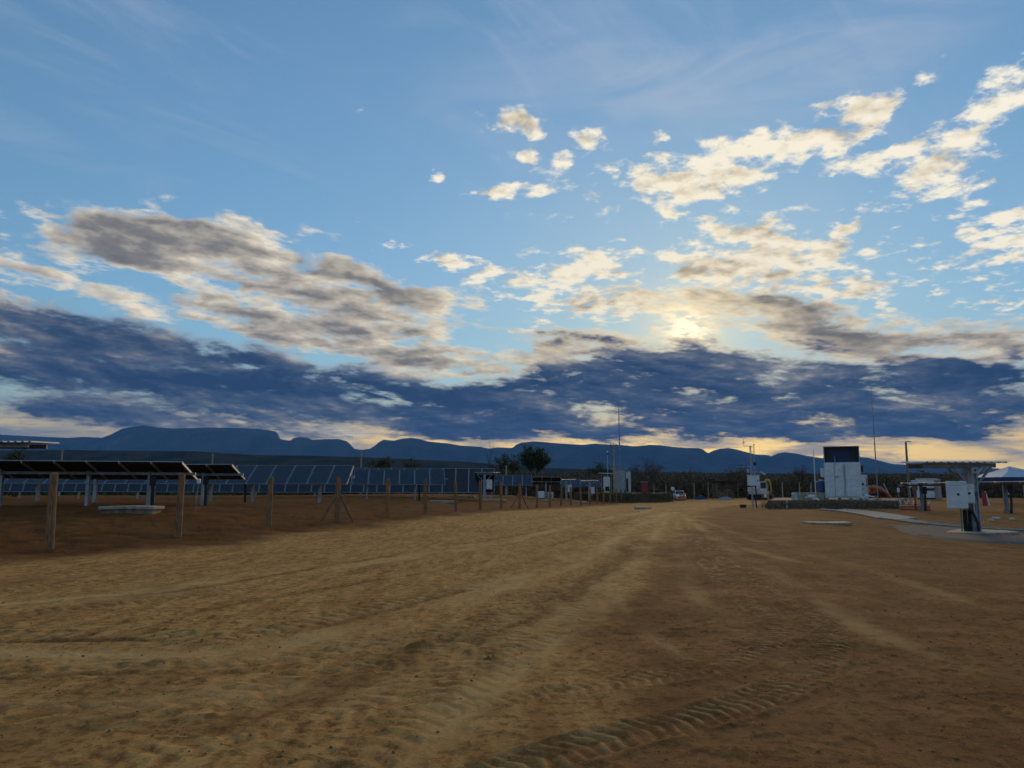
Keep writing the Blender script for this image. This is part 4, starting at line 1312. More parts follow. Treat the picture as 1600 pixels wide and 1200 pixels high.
def drum(label, p, m_, r=.27, h=.95):
    t = thing('drum', label, 'drum', p)
    MB().tube([(0, 0, 0), (0, 0, .04), (0, 0, h * .33), (0, 0, h * .35), (0, 0, h * .37), (0, 0, h * .63), (0, 0, h * .65), (0, 0, h * .67), (0, 0, h - .04), (0, 0, h)],
              [r * .94, r, r, r * 1.05, r, r, r * 1.05, r, r, r * .92], m_, 18).build('barrel', None, t)
    MB().tube([(0, 0, h), (0, 0, h + .05)], r * .55, M_white if m_ == M_blue else M_dark, 12).build('cap', None, t)
    return t
bw = on(1266, 61, topR)
w_ = MB()
w_.box((0, 0, .30), (2.7, .5, .6), M_conc, bev=.03)
tag(w_.build('barrier_block', None, None, (bw.x, bw.y, topR - .03)), 'long low grey concrete block left of the white container', 'concrete block')
drum('blue plastic drum standing on the low concrete block', Vector((on(1283.5, 61, 0).x, 61, topR + .57)), M_blue)
p = Vector((on(1289.5, 61.2, 0).x, 61.15, topR + .57))
t = thing('gas_cylinder', 'red cylinder between the blue drum and the white container', 'cylinder', p)
MB().tube([(0, 0, 0), (0, 0, .03), (0, 0, .72), (0, 0, .84), (0, 0, .9)], [.10, .12, .12, .08, .03], M_red, 12).build('cylinder', None, t)
MB().box((0, -.05, .93), (.05, .18, .06), M_dark).build('valve', None, t)
p = on(1275, 60.4, topR)
t = thing('antenna_pole', 'thin white pole with a side arm left of the white container', 'pole', p)
MB().tube([(0, 0, -.05), (0, 0, 3.1), (0, 0, 3.98)], [.04, .04, .012], M_white, 8).build('mast', None, t)
MB().tube([(0, 0, 1.35), (.42, 0, 1.48), (.78, 0, 1.44)], .02, M_white, 6).build('arm', None, t)
p = on(1242, 60.2, topR)
tag(MB().box((0, 0, .26), (.3, .45, .56), M_whited, bev=.03).build('end_block', None, None, (p.x - .1, p.y - .2, topR - .02)), 'short white block at the left end of the long concrete block', 'block')
for px, rz, lab in ((1271, .4, 'white hose coil lying in front of the low concrete block'), (1355, 1.3, 'heap of white pipe offcuts right of the white container')):
    p = on(px, 58.6, topR)
    rnd = random.Random(px)
    t = thing('pipe_heap', lab, 'pipes', p, rz)
    for i in range(6):
        a = rnd.uniform(0, 3.1); L = rnd.uniform(.35, .8)
        z = .05 + .06 * i
        c = Vector((rnd.uniform(-.3, .3), rnd.uniform(-.2, .2), z))
        dd = Vector((math.cos(a), math.sin(a), rnd.uniform(-.1, .25))) * L / 2
        MB().tube([c - dd, c, c + dd], .055, M_white, 8).build('pipe', None, t)
p = on(1372, 59.5, topR)
t = thing('lightning_mast', 'very tall thin mast right of the white container', 'mast', p)
mtop = at(1372, 603, 59.5).z - topR
MB().tube([(0, 0, -.1), (0, 0, mtop * .5)], [.055, .045], M_galv2, 8).build('lower_mast', None, t)
MB().tube([(0, 0, mtop * .5), (0, 0, mtop * .8), (0, 0, mtop)], [.036, .028, .012], M_galv2, 8).build('upper_mast', None, t)
MB().box((0, 0, .03), (.35, .35, .06), M_concd).build('base_plate', None, t)

# ------------------------------------------------------------------ weather station in front of the platform
p = gpt(1178, 60, 793)
t = thing('weather_station', 'slim lattice weather mast with a white box and crossarms beside the road', 'weather station', p, 0)
legs = [(-.16, -.1), (.16, -.1), (0, .17)]
mh_ = 4.75
for x, y in legs:
    MB().tube([(x, y, -.1), (x, y, mh_)], .028, M_galv, 8).build('mast_leg', None, t)
for i in range(14):
    z = .15 + i * .33
    a = legs[i % 3]; b = legs[(i + 1) % 3]; c = legs[(i + 2) % 3]
    br = MB()
    br.tube([(a[0], a[1], z), (b[0], b[1], z + .33)], .011, M_galv, 5)
    br.tube([(b[0], b[1], z), (c[0], c[1], z + .33)], .011, M_galv, 5)
    br.build('lattice_brace', None, t)
cb_ = MB().box((-.05, -.30, 2.06), (.86, .30, .80), M_white, bev=.02).build('cabinet', None, t)
MB().box((-.05, -.30, 2.485), (.92, .38, .03), M_whited).build('rain_cap', None, cb_)
MB().box((.25, -.462, 2.05), (.05, .03, .12), M_dark).build('handle', None, cb_)
MB().tube([(-.62, 0, mh_ - .03), (.2, 0, mh_ - .03)], .018, M_galv, 6).build('crossarm', None, t)
an_ = MB().tube([(-.6, 0, mh_ - .03), (-.6, 0, mh_ + .5)], .014, M_dark, 6)
an_.build('anemometer_rod', None, t)
for a in range(3):
    q = Vector((-.6 + .09 * math.cos(a * 2.09), .09 * math.sin(a * 2.09), mh_ + .25))
    MB().tube([(-.6, 0, mh_ + .25), q], .006, M_dark, 5).build('cup_arm', None, t)
    MB().tube([q - Vector((0, 0, .035)), q, q + Vector((0, 0, .035))], [.012, .04, .012], M_dark, 8).build('cup', None, t)
MB().box((.17, -.1, mh_ + .1), (.14, .03, .05), M_dark).build('wind_vane', None, t)
MB().tube([(.16, -.1, mh_ - .05), (.16, -.1, mh_ + .12)], .01, M_dark, 5).build('vane_rod', None, t)
MB().tube([(-1.3, 0, 3.12), (.1, 0, 3.12)], .02, M_galv, 6).build('boom', None, t)
sh = MB()
for i in range(6):
    sh.tube([(-.38, -.1, 2.70 + i * .04), (-.38, -.1, 2.72 + i * .04)], [.09, .07], M_white, 10)
sh.build('radiation_shield', None, t)
MB().tube([(.1, 0, 2.75), (.42, 0, 2.78), (.62, 0, 2.70)], .018, M_galv, 6).build('sensor_arm', None, t)
MB().tube([(.62, 0, 2.72), (.98, 0, 2.52)], [.05, .07], M_whited, 8).build('rain_gauge', None, t)
MB().box((.16, -.14, 3.35), (.16, .12, .26), M_dark, bev=.02).build('logger', None, t)
MB().tube([(.12, -.25, 1.66), (.16, -.2, 1.0), (.10, -.18, .5), (.2, -.12, -.05)], .05, M_rubber, 8).build('cable', None, t)
p = gpt(1161, 60, 794)
t = thing('ground_box', 'small dark box on the ground left of the weather mast', 'box', p, R(6))
MB().box((0, 0, .11), (.42, .3, .22), M_dark, bev=.02).build('case', None, t)
MB().box((0, 0, .235), (.44, .32, .03), M_rust).build('lid', None, t)
p = gpt(1206, 60.5, 785)
tag(MB().tube([(0, 0, -.1), (0, 0, .62), (0, 0, .68)], [.06, .06, .035], M_white, 10).build('marker_post', None, None, Vector((p.x, 57.2, H(p.x, 57.2)))), 'short white marker post between the weather mast and the platform', 'marker post')

# ------------------------------------------------------------------ kiosks on the left platform
def box_kiosk(label, px0, px1, py_top, py_bot, Y, D_, material, roof_over, doors=2, name='equipment_kiosk', dark=False, cat='kiosk'):
    a, b = at(px0, py_bot, Y), at(px1, py_bot, Y)
    w = b.x - a.x
    h = at(px0, py_top, Y).z - topL
    t = thing(name, label, cat, ((a.x + b.x) / 2, Y, topL), 0)
    MB().box((0, D_ / 2, h / 2), (w, D_, h), material, bev=.03).build('body', None, t)
    dw = w * .92 / doors
    for i in range(doors):
        x = -w * .46 + dw * (i + .5)
        d = MB().box((x, -.02, h * .48), (dw - .04, .045, h * .86), material, bev=.01).build('door', None, t)
        MB().box((x + dw * .36, -.055, h * .5), (.05, .03, .16), M_dark).build('handle', None, d)
    if roof_over:
        MB().box((0, D_ / 2 - .05, h + .05), (w + roof_over, D_ + .35, .10), M_greyp, bev=.02).build('roof', None, t)
    if dark:
        MB().box((-w * .22, -.045, h * .36), (w * .42, .03, h * .62), M_dark).build('vent_panel', None, t)
    return t
box_kiosk('tall grey metal kiosk with a flat roof beside the concrete pole', 961, 977.5, 732.5, 769, 118, 1.6, M_greyp, .8)
box_kiosk('narrow white kiosk with a dark vent, attached right of the grey kiosk', 978.2, 986, 737, 769, 118.2, 1.2, M_whited, 0, 1, dark=True)
box_kiosk('red metal cabinet standing on the left platform', 1003, 1012.5, 753.5, 769, 118, .7, M_red, .08, 1, 'fire_cabinet', cat='cabinet')
t = box_kiosk('white cabinet with a hooded top under the small tilted roof', 943.5, 953.5, 748, 769, 117.5, .8, M_white, 0, 1, 'switch_cabinet', cat='cabinet')
MB().prism([(-.5, 0), (.5, 0), (.42, .22), (.2, .34), (-.2, .34), (-.42, .22)], -.05, .8, M_white, 'y').build('hood', None, t, (0, 0, at(948, 748, 117.5).z - topL + .005))
MB().box((.05, -.06, .62), (.62, .03, .68), M_dark).build('meter_window', None, t)
q = at(948.5, 739.5, 117.3)
t = thing('canopy', 'small tilted white canopy roof above the hooded white cabinet', 'canopy', (q.x, 117.3, topL))
hq = q.z - topL
MB().box((0, .4, hq), (2.35, 1.5, .09), M_white, rot=Matrix.Rotation(R(2), 3, 'Y')).build('roof', None, t)
for s in (-1, 1):
    MB().tube([(s * .75, .9, -.05), (s * .75, .9, hq - .02)], .05, M_galv2, 8).build('post', None, t)
q = at(958.5, 694, 116.8)
t = thing('concrete_pole', 'concrete utility pole with insulators on top beside the grey kiosk', 'utility pole', (q.x, 116.8, topL))
hp = q.z - topL
MB().tube([(0, 0, -.2), (0, 0, hp - .1)], [.17, .11], M_conc, 10).build('shaft', None, t)
MB().box((0, 0, hp - .35), (1.0, .09, .10), M_wood2).build('crossarm', None, t)
for x in (-.42, 0, .42):
    MB().tube([(x, 0, hp - .3), (x, 0, hp - .2), (x, 0, hp - .12), (x, 0, hp)], [.03, .07, .05, .06], M_dark, 8).build('insulator', None, t)
q = at(967.5, 627, 118.8)
t = thing('whip_antenna', 'very tall whip antenna rising behind the grey kiosk', 'antenna', (q.x + .1, 120.2, topL))
ha = q.z - topL + .1
MB().tube([(0, 0, -.1), (0, 0, ha * .45)], [.07, .06], M_galv2, 8).build('lower_mast', None, t)
MB().tube([(0, 0, ha * .45), (0, 0, ha * .8), (0, 0, ha)], [.085, .07, .05], M_galv2, 8).build('whip', None, t)
q = at(949, 705, 119.5)
t = thing('slim_pole', 'slim pole with a small white head left of the concrete pole', 'pole', (q.x, 119.5, topL))
hq = q.z - topL
MB().tube([(0, 0, -.1), (0, 0, hq - .2)], [.075, .06], M_galv, 8).build('pole', None, t)
MB().tube([(0, 0, hq - .2), (0, 0, hq - .12), (0, 0, hq - .02), (0, 0, hq + .05)], [.08, .14, .14, .06], M_white, 10).build('pole_head', None, t)
MB().box((.05, 0, hq - .45), (.2, .2, .25), M_dark).build('junction_box', None, t)

# ------------------------------------------------------------------ far poles
for px, pt, Y, lab in ((92, 703, 150, 'thin concrete pole beyond the nearest trackers at far left'), (329, 709, 150, 'thin concrete pole above the end of the short tracker table'), (563, 702, 170, 'thin concrete pole below the gap in the mountains'), (791, 727, 130, 'short pale pole right of the bare tree'), (1421, 690, 110, 'dark utility pole with a lamp at right, before the hills')):
    b0 = gpt(px, Y, 775)
    h = at(px, pt, Y).z - b0.z
    t = thing('utility_pole', lab, 'utility pole', b0, 0, 'utility poles in the distance')
    MB().tube([(0, 0, -.2), (0, 0, h)], [.20, .13], M_concd if px > 1000 else M_conc, 10).build('shaft', None, t)
    if px > 1000:
        MB().tube([(0, 0, h - .1), (.1, -.1, h + .05), (.3, -.3, h + .02)], .05, M_dark, 6).build('lamp_arm', None, t)
        MB().box((.36, -.36, h - .02), (.34, .2, .1), M_dark).build('lamp_head', None, t)
    else:
        MB().box((0, 0, h - .25), (.7, .1, .1), M_concd).build('crossarm', None, t)

# ------------------------------------------------------------------ site fence of concrete posts at the wood's edge
FP = [1022, 1041, 1085, 1107, 1130, 1200, 1223, 1250, 1268]
for i, px in enumerate(FP):
    Y = 128 if px < 1140 else 100
    b0 = gpt(px, Y, 778)
    h = 2.7 if px < 1140 else 2.3
    o = MB()
    o.tube([(0, 0, -.15), (0, 0, h * .82), (0, -.12, h)], [.085, .075, .06], M_conc, 6)
    lab = f'slim concrete fence post before the scrub, {ORD[i]} from the red cabinet going right'
    tag(o.build('concrete_post', None, None, b0), lab, 'fence post', 'concrete fence posts at the wood edge')

# ------------------------------------------------------------------ vehicles
def wheel(parent, x, y, r, w, name='wheel'):
    o = MB()
    o.tube([(x - w / 2, y, r), (x - w / 2 + .03, y, r), (x + w / 2 - .03, y, r), (x + w / 2, y, r)], [r * .86, r, r, r * .86], M_rubber, 18)
    o = o.build(name, None, parent)
    MB().tube([(x - w / 2 - .006, y, r), (x + w / 2 + .006, y, r)], r * .58, M_galv, 14).build('rim', None, o)
    return o
b0 = gpt(1061.5, 124, 778)
t = thing('car', 'white car parked nose-on at the end of the dirt road', 'car', b0, R(-4))
sec = []     # (y, half width, z bottom, z belt, half width at roof, z roof)
body = MB()
prof = [(-2.05, .70, .30, .58), (-1.95, .80, .24, .72), (-1.2, .86, .22, .86), (-.75, .87, .22, .93), (.9, .87, .22, .97), (1.7, .84, .24, .95), (1.95, .76, .34, .80)]
v, f = [], []
for y, hw, zb_, zt in prof:
    v += [(-hw * .94, y, zb_), (-hw, y, (zb_ + zt) * .5), (-hw * .95, y, zt), (hw * .95, y, zt), (hw, y, (zb_ + zt) * .5), (hw * .94, y, zb_)]
for i in range(len(prof) - 1):
    for kx in range(6):
        f.append((i * 6 + kx, i * 6 + (kx + 1) % 6, (i + 1) * 6 + (kx + 1) % 6, (i + 1) * 6 + kx))
f += [tuple(range(6)), tuple(range((len(prof) - 1) * 6, len(prof) * 6))]
body.poly(v, f, M_white).build('body', None, t, smooth=False)
MB().poly([(-.80, -.80, .92), (.80, -.80, .92), (.80, 1.55, .95), (-.80, 1.55, .95), (-.62, -.05, 1.46), (.62, -.05, 1.46), (.62, 1.05, 1.47), (-.62, 1.05, 1.47)], [(0, 1, 5, 4), (1, 2, 6, 5), (2, 3, 7, 6), (3, 0, 4, 7), (4, 5, 6, 7)], M_white).build('cabin', None, t)
MB().poly([(-.72, -.745, .965), (.72, -.745, .965), (.58, -.12, 1.42), (-.58, -.12, 1.42)], [(0, 1, 2, 3)], M_win).build('windshield', None, t)
for s in (-1, 1):
    MB().poly([(s * .792, -.55, .98), (s * .792, 1.3, 1.0), (s * .655, .95, 1.41), (s * .655, .02, 1.40)], [(0, 1, 2, 3)], M_win).build('side_window', None, t)
    MB().box((s * .60, -2.0, .64), (.32, .12, .15), M_galv, bev=.02).build('headlight', None, t)
    MB().box((s * .95, -.55, 1.0), (.16, .10, .13), M_white, bev=.02).build('mirror', None, t)
    for y in (-1.3, 1.25):
        wheel(t, s * .76, y, .31, .2)
MB().box((0, -2.06, .46), (1.0, .06, .2), M_dark, bev=.01).build('grille', None, t)
MB().tube([(.2, .6, 1.47), (.2, .62, 2.05)], .012, M_yellow, 5).build('aerial_flag_rod', None, t)
b0 = gpt(1051.5, 122, 778)
t = thing('round_sign', 'round white sign on a pole left of the white car', 'sign', b0)
MB().tube([(0, 0, -.1), (0, 0, 1.6)], .04, M_galv2, 8).build('pole', None, t)
MB().tube([(0, -.05, 1.85), (0, -.02, 1.85)], .30, M_white, 20).build('sign_disc', None, t)
for px, Y, lab in ((1064, 119, 'orange traffic barrel in front of the white car'), (1068.5, 120, 'orange traffic barrel at the right front of the white car'), (1050, 118, 'orange traffic barrel below the round white sign')):
    b0 = gpt(px, Y, 779)
    t = thing('traffic_barrel', lab, 'traffic barrel', b0, 0, 'orange traffic barrels by the car')
    MB().tube([(0, 0, 0), (0, 0, .06)], .36, M_rubber, 14).build('base', None, t)
    MB().tube([(0, 0, .06), (0, 0, .5), (0, 0, 1.0), (0, 0, 1.03)], [.29, .26, .21, .12], M_orange, 14).build('barrel', None, t)
    for z in (.38, .70):
        MB().tube([(0, 0, z), (0, 0, z + .12)], [.285 - .06 * z, .28 - .06 * z], M_white, 14).build('reflective_band', None, t)
b0 = gpt(1095, 122, 778)
o = MB()
rnd = random.Random(3)
v = [(0, 0, .62)]
for ring_, (r, z) in enumerate(((.45, .52), (.75, .28), (.95, 0.0))):
    for i in range(12):
        a = i * math.pi / 6
        v.append((r * math.cos(a) * rnd.uniform(.8, 1.15) * 1.05, r * math.sin(a) * .7, z * rnd.uniform(.75, 1.2)))
f = [(0, 1 + i, 1 + (i + 1) % 12) for i in range(12)]
for rg in range(2):
    for i in range(12):
        j = (i + 1) % 12
        f.append((1 + rg * 12 + i, 1 + rg * 12 + j, 1 + (rg + 1) * 12 + j, 1 + (rg + 1) * 12 + i))
tag(o.poly(v, f, M_navy).build('covered_pile', None, None, b0), 'dark blue tarpaulin heap on the ground right of the white car', 'tarpaulin')
def heap(name, label, px, Y, w, d, h, m_, seed, cat):
    b0 = gpt(px, Y, 780)
    rnd = random.Random(seed)
    v, f = [(0, 0, h)], []
    rings = 5; n = 28
    for r in range(1, rings + 1):
        for i in range(n):
            a = 2 * math.pi * i / n
            s = r / rings
            v.append((w / 2 * s * math.cos(a) * rnd.uniform(.92, 1.06), d / 2 * s * math.sin(a), (h * (1 - s ** 1.4) * rnd.uniform(.8, 1.12)) if r < rings else -.1))
    f = [(0, 1 + i, 1 + (i + 1) % n) for i in range(n)]
    for r in range(rings - 1):
        for i in range(n):
            j = (i + 1) % n
            f.append((1 + r * n + i, 1 + r * n + j, 1 + (r + 1) * n + j, 1 + (r + 1) * n + i))
    return tag(MB().poly(v, f, m_).build(name, None, None, b0), label, cat)
M_pale_gravel = mat('pale_gravel', (0.34, 0.33, 0.32), 0.95, var=0.2, scale=5, bump=.05)
heap('gravel_heap', 'low pale grey gravel heap before the dark open shed', 1134, 112, 2.7, 1.6, .48, M_pale_gravel, 5, 'gravel')
# dark open shed
b0 = gpt(1137, 122, 779)
t = thing('open_shed', 'dark open-sided work shed behind the gravel heap', 'shed', b0)
MB().box((0, 1.2, 2.62), (3.7, 3.4, .12), M_dark, rot=Matrix.Rotation(R(-3), 3, 'X')).build('roof', None, t)
for x in (-1.6, 0, 1.6):
    for y in (0, 2.5):
        MB().box((x, y, 1.25), (.12, .12, 2.7), M_wood2).build('post', None, t)
MB().box((0, 2.6, 1.35), (3.3, .05, 2.2), M_concd).build('back_wall', None, t)
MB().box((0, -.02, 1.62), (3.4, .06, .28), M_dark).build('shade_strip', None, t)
MB().box((-.4, .8, .45), (1.9, .8, .9), M_rust, bev=.03).build('workbench', None, t)
# excavator behind the weather mast
b0 = gpt(1187, 108, 781)
t = thing('excavator', 'dusty white excavator with a yellow boom behind the weather mast', 'excavator', b0, R(12))
for s in (-1, 1):
    ring = [(-1.5, .08), (-1.3, 0), (1.3, 0), (1.55, .25), (1.55, .5), (1.3, .72), (-1.3, .72), (-1.55, .5), (-1.55, .25)]
    MB().prism([(b, a) for a, b in [(z, x) for x, z in ring]], s * .55 - .22 + 0, s * .55 + .22, M_rubber, 'y').build('track', None, t)
MB().box((-.1, 0, 1.0), (2.3, 1.7, .5), M_whited, bev=.06).build('chassis', None, t)
MB().box((-.9, 0, 1.35), (.9, 1.7, .75), M_whited, bev=.08).build('engine_cover', None, t)
cbn = MB().box((.15, -.38, 1.85), (1.1, .9, 1.35), M_whited, bev=.07).build('cab', None, t)
MB().box((.15, -.845, 1.98), (.8, .03, .8), M_win).build('window', None, cbn)
MB().box((.71, -.38, 2.0), (.03, .7, .85), M_win).build('front_window', None, cbn)
MB().tube([(.6, .25, 1.3), (1.0, .25, 2.3), (1.35, .25, 2.75), (1.75, .25, 2.6), (1.95, .25, 1.9)], [.16, .17, .18, .15, .11], M_yellow, 8).build('boom', None, t)
MB().tube([(1.9, .25, 2.2), (2.0, .25, 1.3), (1.9, .25, .7)], [.13, .11, .09], M_yellow, 8).build('stick', None, t)
MB().prism([(1.6, .1), (2.1, .05), (2.25, .5), (2.0, .75), (1.75, .6)], -.1, .6, M_rust, 'y').build('bucket', None, t)
b0 = gpt(1196, 106, 781)
t = thing('barrier', 'red and white barrier standing at the right of the excavator', 'barrier', b0)
MB().box((0, 0, .55), (1.1, .06, .5), M_red, bev=.02).build('board', None, t)
MB().box((0, -.036, .55), (.35, .012, .46), M_white).build('white_band', None, t)
for s in (-1, 1):
    MB().bar((s * .4, -.25, 0), (s * .4, 0, .85), .05, .05, M_orange).build('leg', None, t)
    MB().bar((s * .4, .25, 0), (s * .4, 0, .85), .05, .05, M_orange).build('leg', None, t)
# truck behind the container
b0 = gpt(1337, 76, 785)
t = thing('truck', 'white flat-fronted truck half hidden behind the white container', 'truck', b0, R(60))
MB().prism([(-1.0, .55), (.9, .55), (.9, 2.55), (.5, 2.75), (-.75, 2.75), (-1.0, 1.75)], -1.1, 1.1, M_whited, 'y').build('cab', None, t)
for s in (-1, 1):
    MB().poly([(-.72, s * 1.108, 1.62), (.55, s * 1.108, 1.62), (.55, s * 1.108, 2.42), (-.55, s * 1.108, 2.42)], [(0, 1, 2, 3)], M_win).build('side_window', None, t)
    MB().box((-1.06, s * .8, .82), (.06, .34, .2), M_galv, bev=.02).build('headlight', None, t)
    for y in (-.2, 3.6, 4.7):
        wh = MB()
        wh.tube([(y, s * 1.08, .5), (y, s * .80, .5)], .5, M_rubber, 16)
        wh = wh.build('wheel', None, t)
        MB().tube([(y, s * 1.086, .5), (y, s * 1.0, .5)], .26, M_galv, 12).build('rim', None, wh)
MB().poly([(-1.012, -.95, 1.72), (-1.012, .95, 1.72), (-.77, .95, 2.62), (-.77, -.95, 2.62)], [(0, 1, 2, 3)], M_win).build('windshield', None, t)
MB().box((-1.05, 0, .62), (.12, 2.2, .36), M_greyp, bev=.03).build('bumper', None, t)
MB().box((3.2, 0, .85), (4.6, .9, .3), M_dark).build('chassis', None, t)
MB().box((3.4, 0, 1.35), (4.4, 2.3, .6), M_greyp, bev=.03).build('bed', None, t)
# orange loader arm machine
b0 = gpt(1384, 77, 783)
t = thing('loader', 'orange loader with a long lowered arm right of the white truck', 'loader', b0, R(0))
MB().tube([(-1.9, 0, 1.55), (-.9, 0, 1.45), (-.1, 0, 1.15)], [.17, .18, .15], M_orange, 8).build('boom', None, t)
MB().tube([(-.15, 0, 1.2), (.35, 0, .75), (.75, 0, .22)], [.14, .13, .10], M_orange, 8).build('arm', None, t)
MB().tube([(-1.2, .05, 1.72), (-.3, .05, 1.5), (.15, .05, 1.1)], .06, M_galv, 8).build('hydraulic_cylinder', None, t)
MB().prism([(.55, .05), (1.0, 0), (1.1, .35), (.8, .5)], -.45, .45, M_dark, 'y').build('bucket', None, t)
MB().box((-1.7, .9, 1.0), (1.9, 1.2, .7), M_orange, bev=.06).build('chassis', None, t)
MB().box((-1.9, .9, 1.8), (1.0, 1.1, 1.0), M_dark, bev=.06).build('cab', None, t)
MB().bar((-.25, -.3, 1.9), (.15, -.3, 1.0), .07, .07, M_whited).build('stabiliser', None, t)
for y in (-2.4, -1.0):
    for s in (.25, 1.5):
        wh = MB().tube([(y, s, .48), (y, s - .28, .48)], .48, M_rubber, 16).build('wheel', None, t)
        MB().tube([(y, s - .29, .48), (y, s - .2, .48)], .24, M_orange, 12).build('rim', None, wh)

# ------------------------------------------------------------------ signs and clutter at right
for px, Y, h, kind, lab in ((1405.5, 53.5, 1.30, 'round', 'slim post with a small white head at the platform corner'), (1424, 66, 1.75, 'square', 'white square sign on a post behind the orange barriers'), (1431, 52, 1.95, 'blue', 'pale blue box on a rusty post beside the flat tracker')):
    b0 = gpt(px, Y, 795)
    t = thing('signpost', lab, 'signpost', b0, 0, 'small signposts at right')
    MB().tube([(0, 0, -.1), (0, 0, h - .1)], .035 if kind != 'blue' else .06, M_galv2 if kind != 'blue' else M_rust, 8).build('pole', None, t)
    if kind == 'round':
        MB().tube([(0, 0, h - .15), (0, 0, h - .08), (0, 0, h + .12), (0, 0, h + .2)], [.05, .09, .08, .02], M_white, 10).build('head', None, t)
    elif kind == 'square':
        MB().box((0, -.05, h - .05), (.32, .02, .32), M_white, rot=Matrix.Rotation(R(45), 3, 'Y')).build('sign_plate', None, t)
    else:
        MB().box((0, -.07, h - .12), (.42, .16, .30), M_tarp, bev=.02).build('box', None, t)
        MB().box((0, -.06, h - .5), (.3, .14, .28), M_rust).build('relay_box', None, t)
for i, (px, Y, rz, lab) in enumerate(((1413, 52.5, .2, 'orange and white plastic barrier, leftmost of the four by the signposts'), (1422, 52, -.3, 'orange and white plastic barrier, second from left by the signposts'), (1436, 52.5, .1, 'orange and white plastic barrier just left of the tracker post'), (1446, 51.5, -.2, 'orange and white plastic barrier nearest the dark tracker post'))):
    b0 = gpt(px, Y, 797)
    t = thing('plastic_barrier', lab, 'barrier', b0, rz, 'plastic barriers on the ground')
    MB().prism([(-.16, 0), (.16, 0), (.14, .1), (.06, .2), (.05, .38), (-.05, .38), (-.06, .2), (-.14, .1)], -.28, .28, M_orange, 'x').build('body', None, t)
    MB().box((0, 0, .31), (.575, .115, .05), M_white).build('band', None, t)
    for s in (-1, 1):
        MB().bar((s * .22, 0, .36), (s * .30, 0, .62), .06, .05, M_white, up=(0, 1, 0)).build('handle_peg', None, t)
# site office
a_ = at(1435, 780, 94)
b0 = gpt(1450, 94, 781)
t = thing('site_office', 'white portable site office with dark windows behind the flat tracker', 'portable office', b0, R(-28))
MB().box((0, 1.5, 1.38), (2.36, 3.0, 2.3), M_white, bev=.03).build('wall', None, t)
MB().box((0, 1.5, 2.56), (2.46, 3.1, .10), M_whited, bev=.02).build('roof', None, t)
w1 = MB().box((-.45, -.02, 1.95), (1.0, .05, .34), M_win).build('window', None, t)
MB().box((-.45, -.05, 1.95), (.04, .03, .34), M_white).build('window_bar', None, w1)
MB().box((.2, -.02, 1.28), (1.9, .05, .30), M_win).build('window', None, t)
MB().box((0, 0, .18), (2.2, .2, .2), M_dark).build('base_rail', None, t)
b0 = gpt(1469, 93, 781)
t = thing('cubicle', 'narrow pinkish cubicle right beside the white site office', 'cubicle', b0)
M_pink = mat('faded_pink_plastic', (0.45, 0.33, 0.29), .6, var=.1)
MB().box((0, .4, 1.22), (.48, .8, 2.3), M_pink, bev=.03).build('body', None, t)
MB().box((0, -.02, 1.15), (.36, .04, 1.9), M_pink, bev=.01).build('door', None, t)
MB().box((0, .4, 2.42), (.54, .88, .12), M_whited, bev=.04).build('roof', None, t)
# event tent
apx = at(1576, 728.5, 72)
b0 = gpt(1582, 72, 789)
t = thing('tent', 'pale peaked canopy tent with dark blue skirt at the right edge', 'tent', (apx.x + .3, 72, b0.z))
ha = apx.z - b0.z
he = at(1576, 745.5, 70).z - b0.z
hw = 2.75
v = [(-hw, -hw, he), (hw, -hw, he), (hw, hw, he), (-hw, hw, he)]
mid_ = [(-hw * .45, -hw * .45, he + (ha - he) * .48), (hw * .45, -hw * .45, he + (ha - he) * .48), (hw * .45, hw * .45, he + (ha - he) * .48), (-hw * .45, hw * .45, he + (ha - he) * .48)]
MB().poly(v + mid_ + [(-.3, 0, ha)], [(0, 1, 5, 4), (1, 2, 6, 5), (2, 3, 7, 6), (3, 0, 4, 7), (4, 5, 8), (5, 6, 8), (6, 7, 8), (7, 4, 8)], M_tarp).build('canopy', None, t)
for a, b in ((0, 1), (1, 2), (2, 3), (3, 0)):
    pa, pb = Vector(v[a]), Vector(v[b])
    c = (pa + pb) / 2 - Vector((0, 0, .24))
    sz = (2 * hw, .03, .46) if a in (0, 2) else (.03, 2 * hw, .46)
    MB().box(c, sz, M_navy).build('skirt', None, t)
for p_ in v:
    MB().box((p_[0] * .98, p_[1] * .98, he / 2 - .2), (.08, .08, he), M_galv).build('leg', None, t)
b0 = gpt(1541, 66, 787)
t = thing('hazard_board', 'leaning red and white board below the pale tent', 'board', b0)
MB().bar((-.1, 0, 0), (-.12, .05, 1.15), .08, .36, M_red, up=(1, 0, 0)).build('red_board', None, t)
MB().bar((.28, 0, 0), (.02, .05, 1.2), .06, .09, M_white, up=(1, 0, 0)).build('white_strut', None, t)
b0 = gpt(1577, 79, 785)
t = thing('notice_board', 'small white notice on posts seen under the flat tracker', 'notice', b0)
MB().box((0, 0, 1.05), (.6, .04, .4), M_white, bev=.01).build('plate', None, t)
for s in (-1, 1):
    MB().box((s * .22, .04, .5), (.05, .05, 1.1), M_galv2).build('leg', None, t)
for i, (px, Y, s) in enumerate(((1556, 40.5, .28), (1582, 40, .3), (1548, 38.5, .2))):
    b0 = gpt(px, Y, 812)
    rnd = random.Random(i)
    o = MB().box((0, 0, .05), (s * 1.3, s * .8, .12), M_whited, bev=.03)
    tag(o.build('rubble_piece', None, None, b0, (0, 0, i)), ['flat white scrap lying left of the footed tracker post', 'flat white scrap lying right of the footed tracker post', 'small white scrap between the near shelter and the tracker post'][i], 'scrap')

